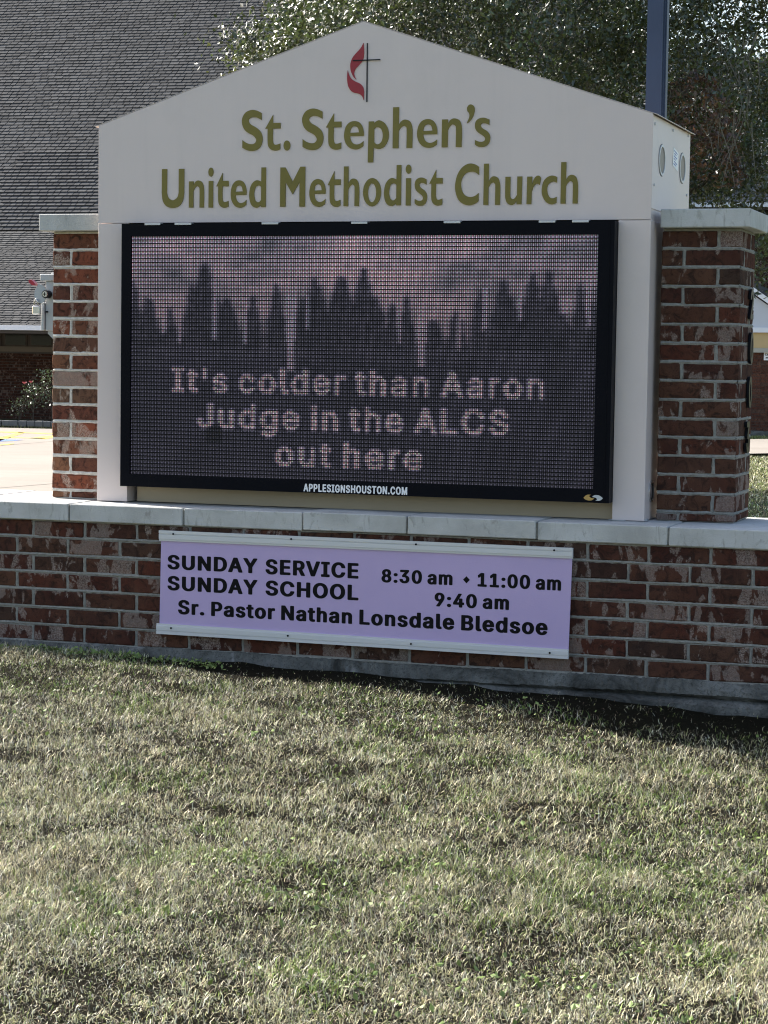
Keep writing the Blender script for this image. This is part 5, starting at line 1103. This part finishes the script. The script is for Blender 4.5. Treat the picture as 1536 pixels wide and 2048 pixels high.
def palette(x, y, R):
    n = len(x); straw = np.array([.62, .55, .34]); grey = np.array([.50, .48, .34]); olive = np.array([.26, .27, .11]); green = np.array([.20, .28, .06]); brown = np.array([.15, .10, .065]); pale = np.array([.66, .61, .48])
    dry = vnoise(x, y, 1.3, 31)*.6+vnoise(x, y, 4.5, 32)*.4; gr = vnoise(x, y, 1.9, 33)*.45+vnoise(x, y, 7, 34)*.55
    edge = np.clip(1-np.abs(y+.55)/.7, 0, 1)*.10
    pg = np.clip((gr-.56+edge)*3.2, .08, .6); ps = .30+.35*np.clip((dry-.35)*2.5, 0, 1)
    u = R.random(n); C_ = np.where((u < pg)[:, None], green, np.where((u < pg+(1-pg)*ps)[:, None], straw, np.where((R.random(n) < .5)[:, None], grey, olive)))
    q = R.random(n); C_ = np.where((q < .12)[:, None], brown, C_); C_ = np.where((q > .93)[:, None], pale, C_)
    dkm = R.random(n) < .40+.25*(vnoise(x, y, 9, 37)-.5); br = np.where(dkm, .07+.18*R.random(n), .82+.78*R.random(n))  # dark blades: decayed thatch, also self-shadow put into the colour
    return np.minimum(C_*(br*(.80+.26*vnoise(x, y, 2.3, 35)+.06*vnoise(x, y, 11, 36)))[:, None], .82)
R = np.random.default_rng(77)
def scatter(n, ylo, yhi):
    y = R.uniform(ylo, yhi, n); x = R.uniform(-3.5, 6.5, n)
    # keep the wedge the camera can see, with a margin to each side
    dep = y-CAM[1]; xl = CAM[0]-dep*.545-.5; xr = CAM[0]-dep*.125+.55; out = np.maximum(xl-x, x-xr); k = R.random(n) < np.clip(1-out/1.3, 0, 1); return x[k], y[k]
x, y = scatter(1150000, -5.3, -.05); x2, y2 = scatter(520000, -5.3, -2.6); x, y = np.concatenate([x, x2]), np.concatenate([y, y2])
dens = vnoise(x, y, 4, 41)*.4+vnoise(x, y, 17, 42)*.6; k = R.random(len(x)) < np.clip(.75+2.6*(dens-.47), .38, 1); x, y = x[k], y[k]
under = R.random(len(x)) < np.clip(1.5-np.maximum(-y-.06, 0)/(.17+.20*np.clip(x, 0, 3)), 0, .94)*np.clip((x-.1)/.6, .10, 1); x, y = x[~under], y[~under]  # bare soil by the wall; thinning also darkens the cast-shadow band
n = len(x); tall = vnoise(x, y, 3, 43)
hl = (.017+.026*tall)*np.where((y > -.5) & (x > .5), .75, 1)*(.6+.8*R.random(n)); wd = .0016*(.7+.9*R.random(n))
blades('lawn', x, y, hl, wd, palette(x, y, R), 1, (15, 102), label='dry autumn lawn in front of the low brick wall')
x = R.uniform(-8, 9, 190000); y = R.uniform(-9.5, 7, 190000); dep = y-CAM[1]; k = ((x < CAM[0]-dep*.545-.5) | (x > CAM[0]-dep*.125+.55) | (y > .8)) & ((y < -.1) | (y > .8)) | (y < -5.3); x, y = x[k], y[k]; n = len(x)
blades('lawn_outskirts', x, y, .045*(.6+.8*R.random(n)), .0065*(.7+.9*R.random(n)), palette(x, y, R), 2, (8, 80), label='sparser dry grass around the edges of the front lawn')
x = R.uniform(-6, 5, 120000); y = R.uniform(13, 42.5, 120000); k = (x > CAM[0]-(y-CAM[1])*.25-1.5) & (x > -4.1); x, y = x[k], y[k]; n = len(x)
blades('back_lawn', x, y, (.045)*(.6+.8*R.random(n)), .010*(.7+.9*R.random(n)), palette(x, y, R)*1.1, 3, (8, 75), label='patch of sunlit grass beyond the sign seen right of the pillar')
q0, q1 = atZ(1400, 870, LOT), atZ(1700, 870, LOT)
t = R.random(9000); x = q0[0]+(q1[0]-q0[0])*t+R.normal(0, .1, 9000); y = q0[1]+(q1[1]-q0[1])*t+R.uniform(-2.2, 2.2, 9000)
blades('grass_strip', x, y, .09*(.6+.8*R.random(9000)), .02+0*x, palette(x, y, R)*.4+np.array([.16, .20, .05])*.7, 4, (5, 60), label='narrow green grass strip along the porch wall')
# clover-like weeds in the lawn
pts = []
for k in range(60):
    cx_, cy_ = R.uniform(-.2, 4), R.uniform(-4.4, -.35); nn = int(R.uniform(15, 70)); s = R.uniform(.06, .2)
    pts.append(np.stack([cx_+R.normal(0, s*1.5, nn), cy_+R.normal(0, s, nn)], 1))
for k in range(30):
    nn = 26; cx_, cy_ = R.uniform(-.9, .75), R.uniform(-.26, -.09); pts.append(np.stack([cx_+R.normal(0, .06, nn), cy_+R.normal(0, .025, nn)], 1))
pts = np.concatenate(pts); z = height(pts[:, 0], pts[:, 1])+R.uniform(.008, .024, len(pts))
V_, F_, C_ = leaf_cloud(np.concatenate([pts, z[:, None]], 1), .017, .012, R, np.array([.16, .22, .06]), .9, 1.5)
tag(link('clover_weeds', fast_mesh('clover_weeds', V_, F_, m_grass, C_)), 'bright green clover weeds scattered through the dry lawn', 'weeds', kind='stuff')
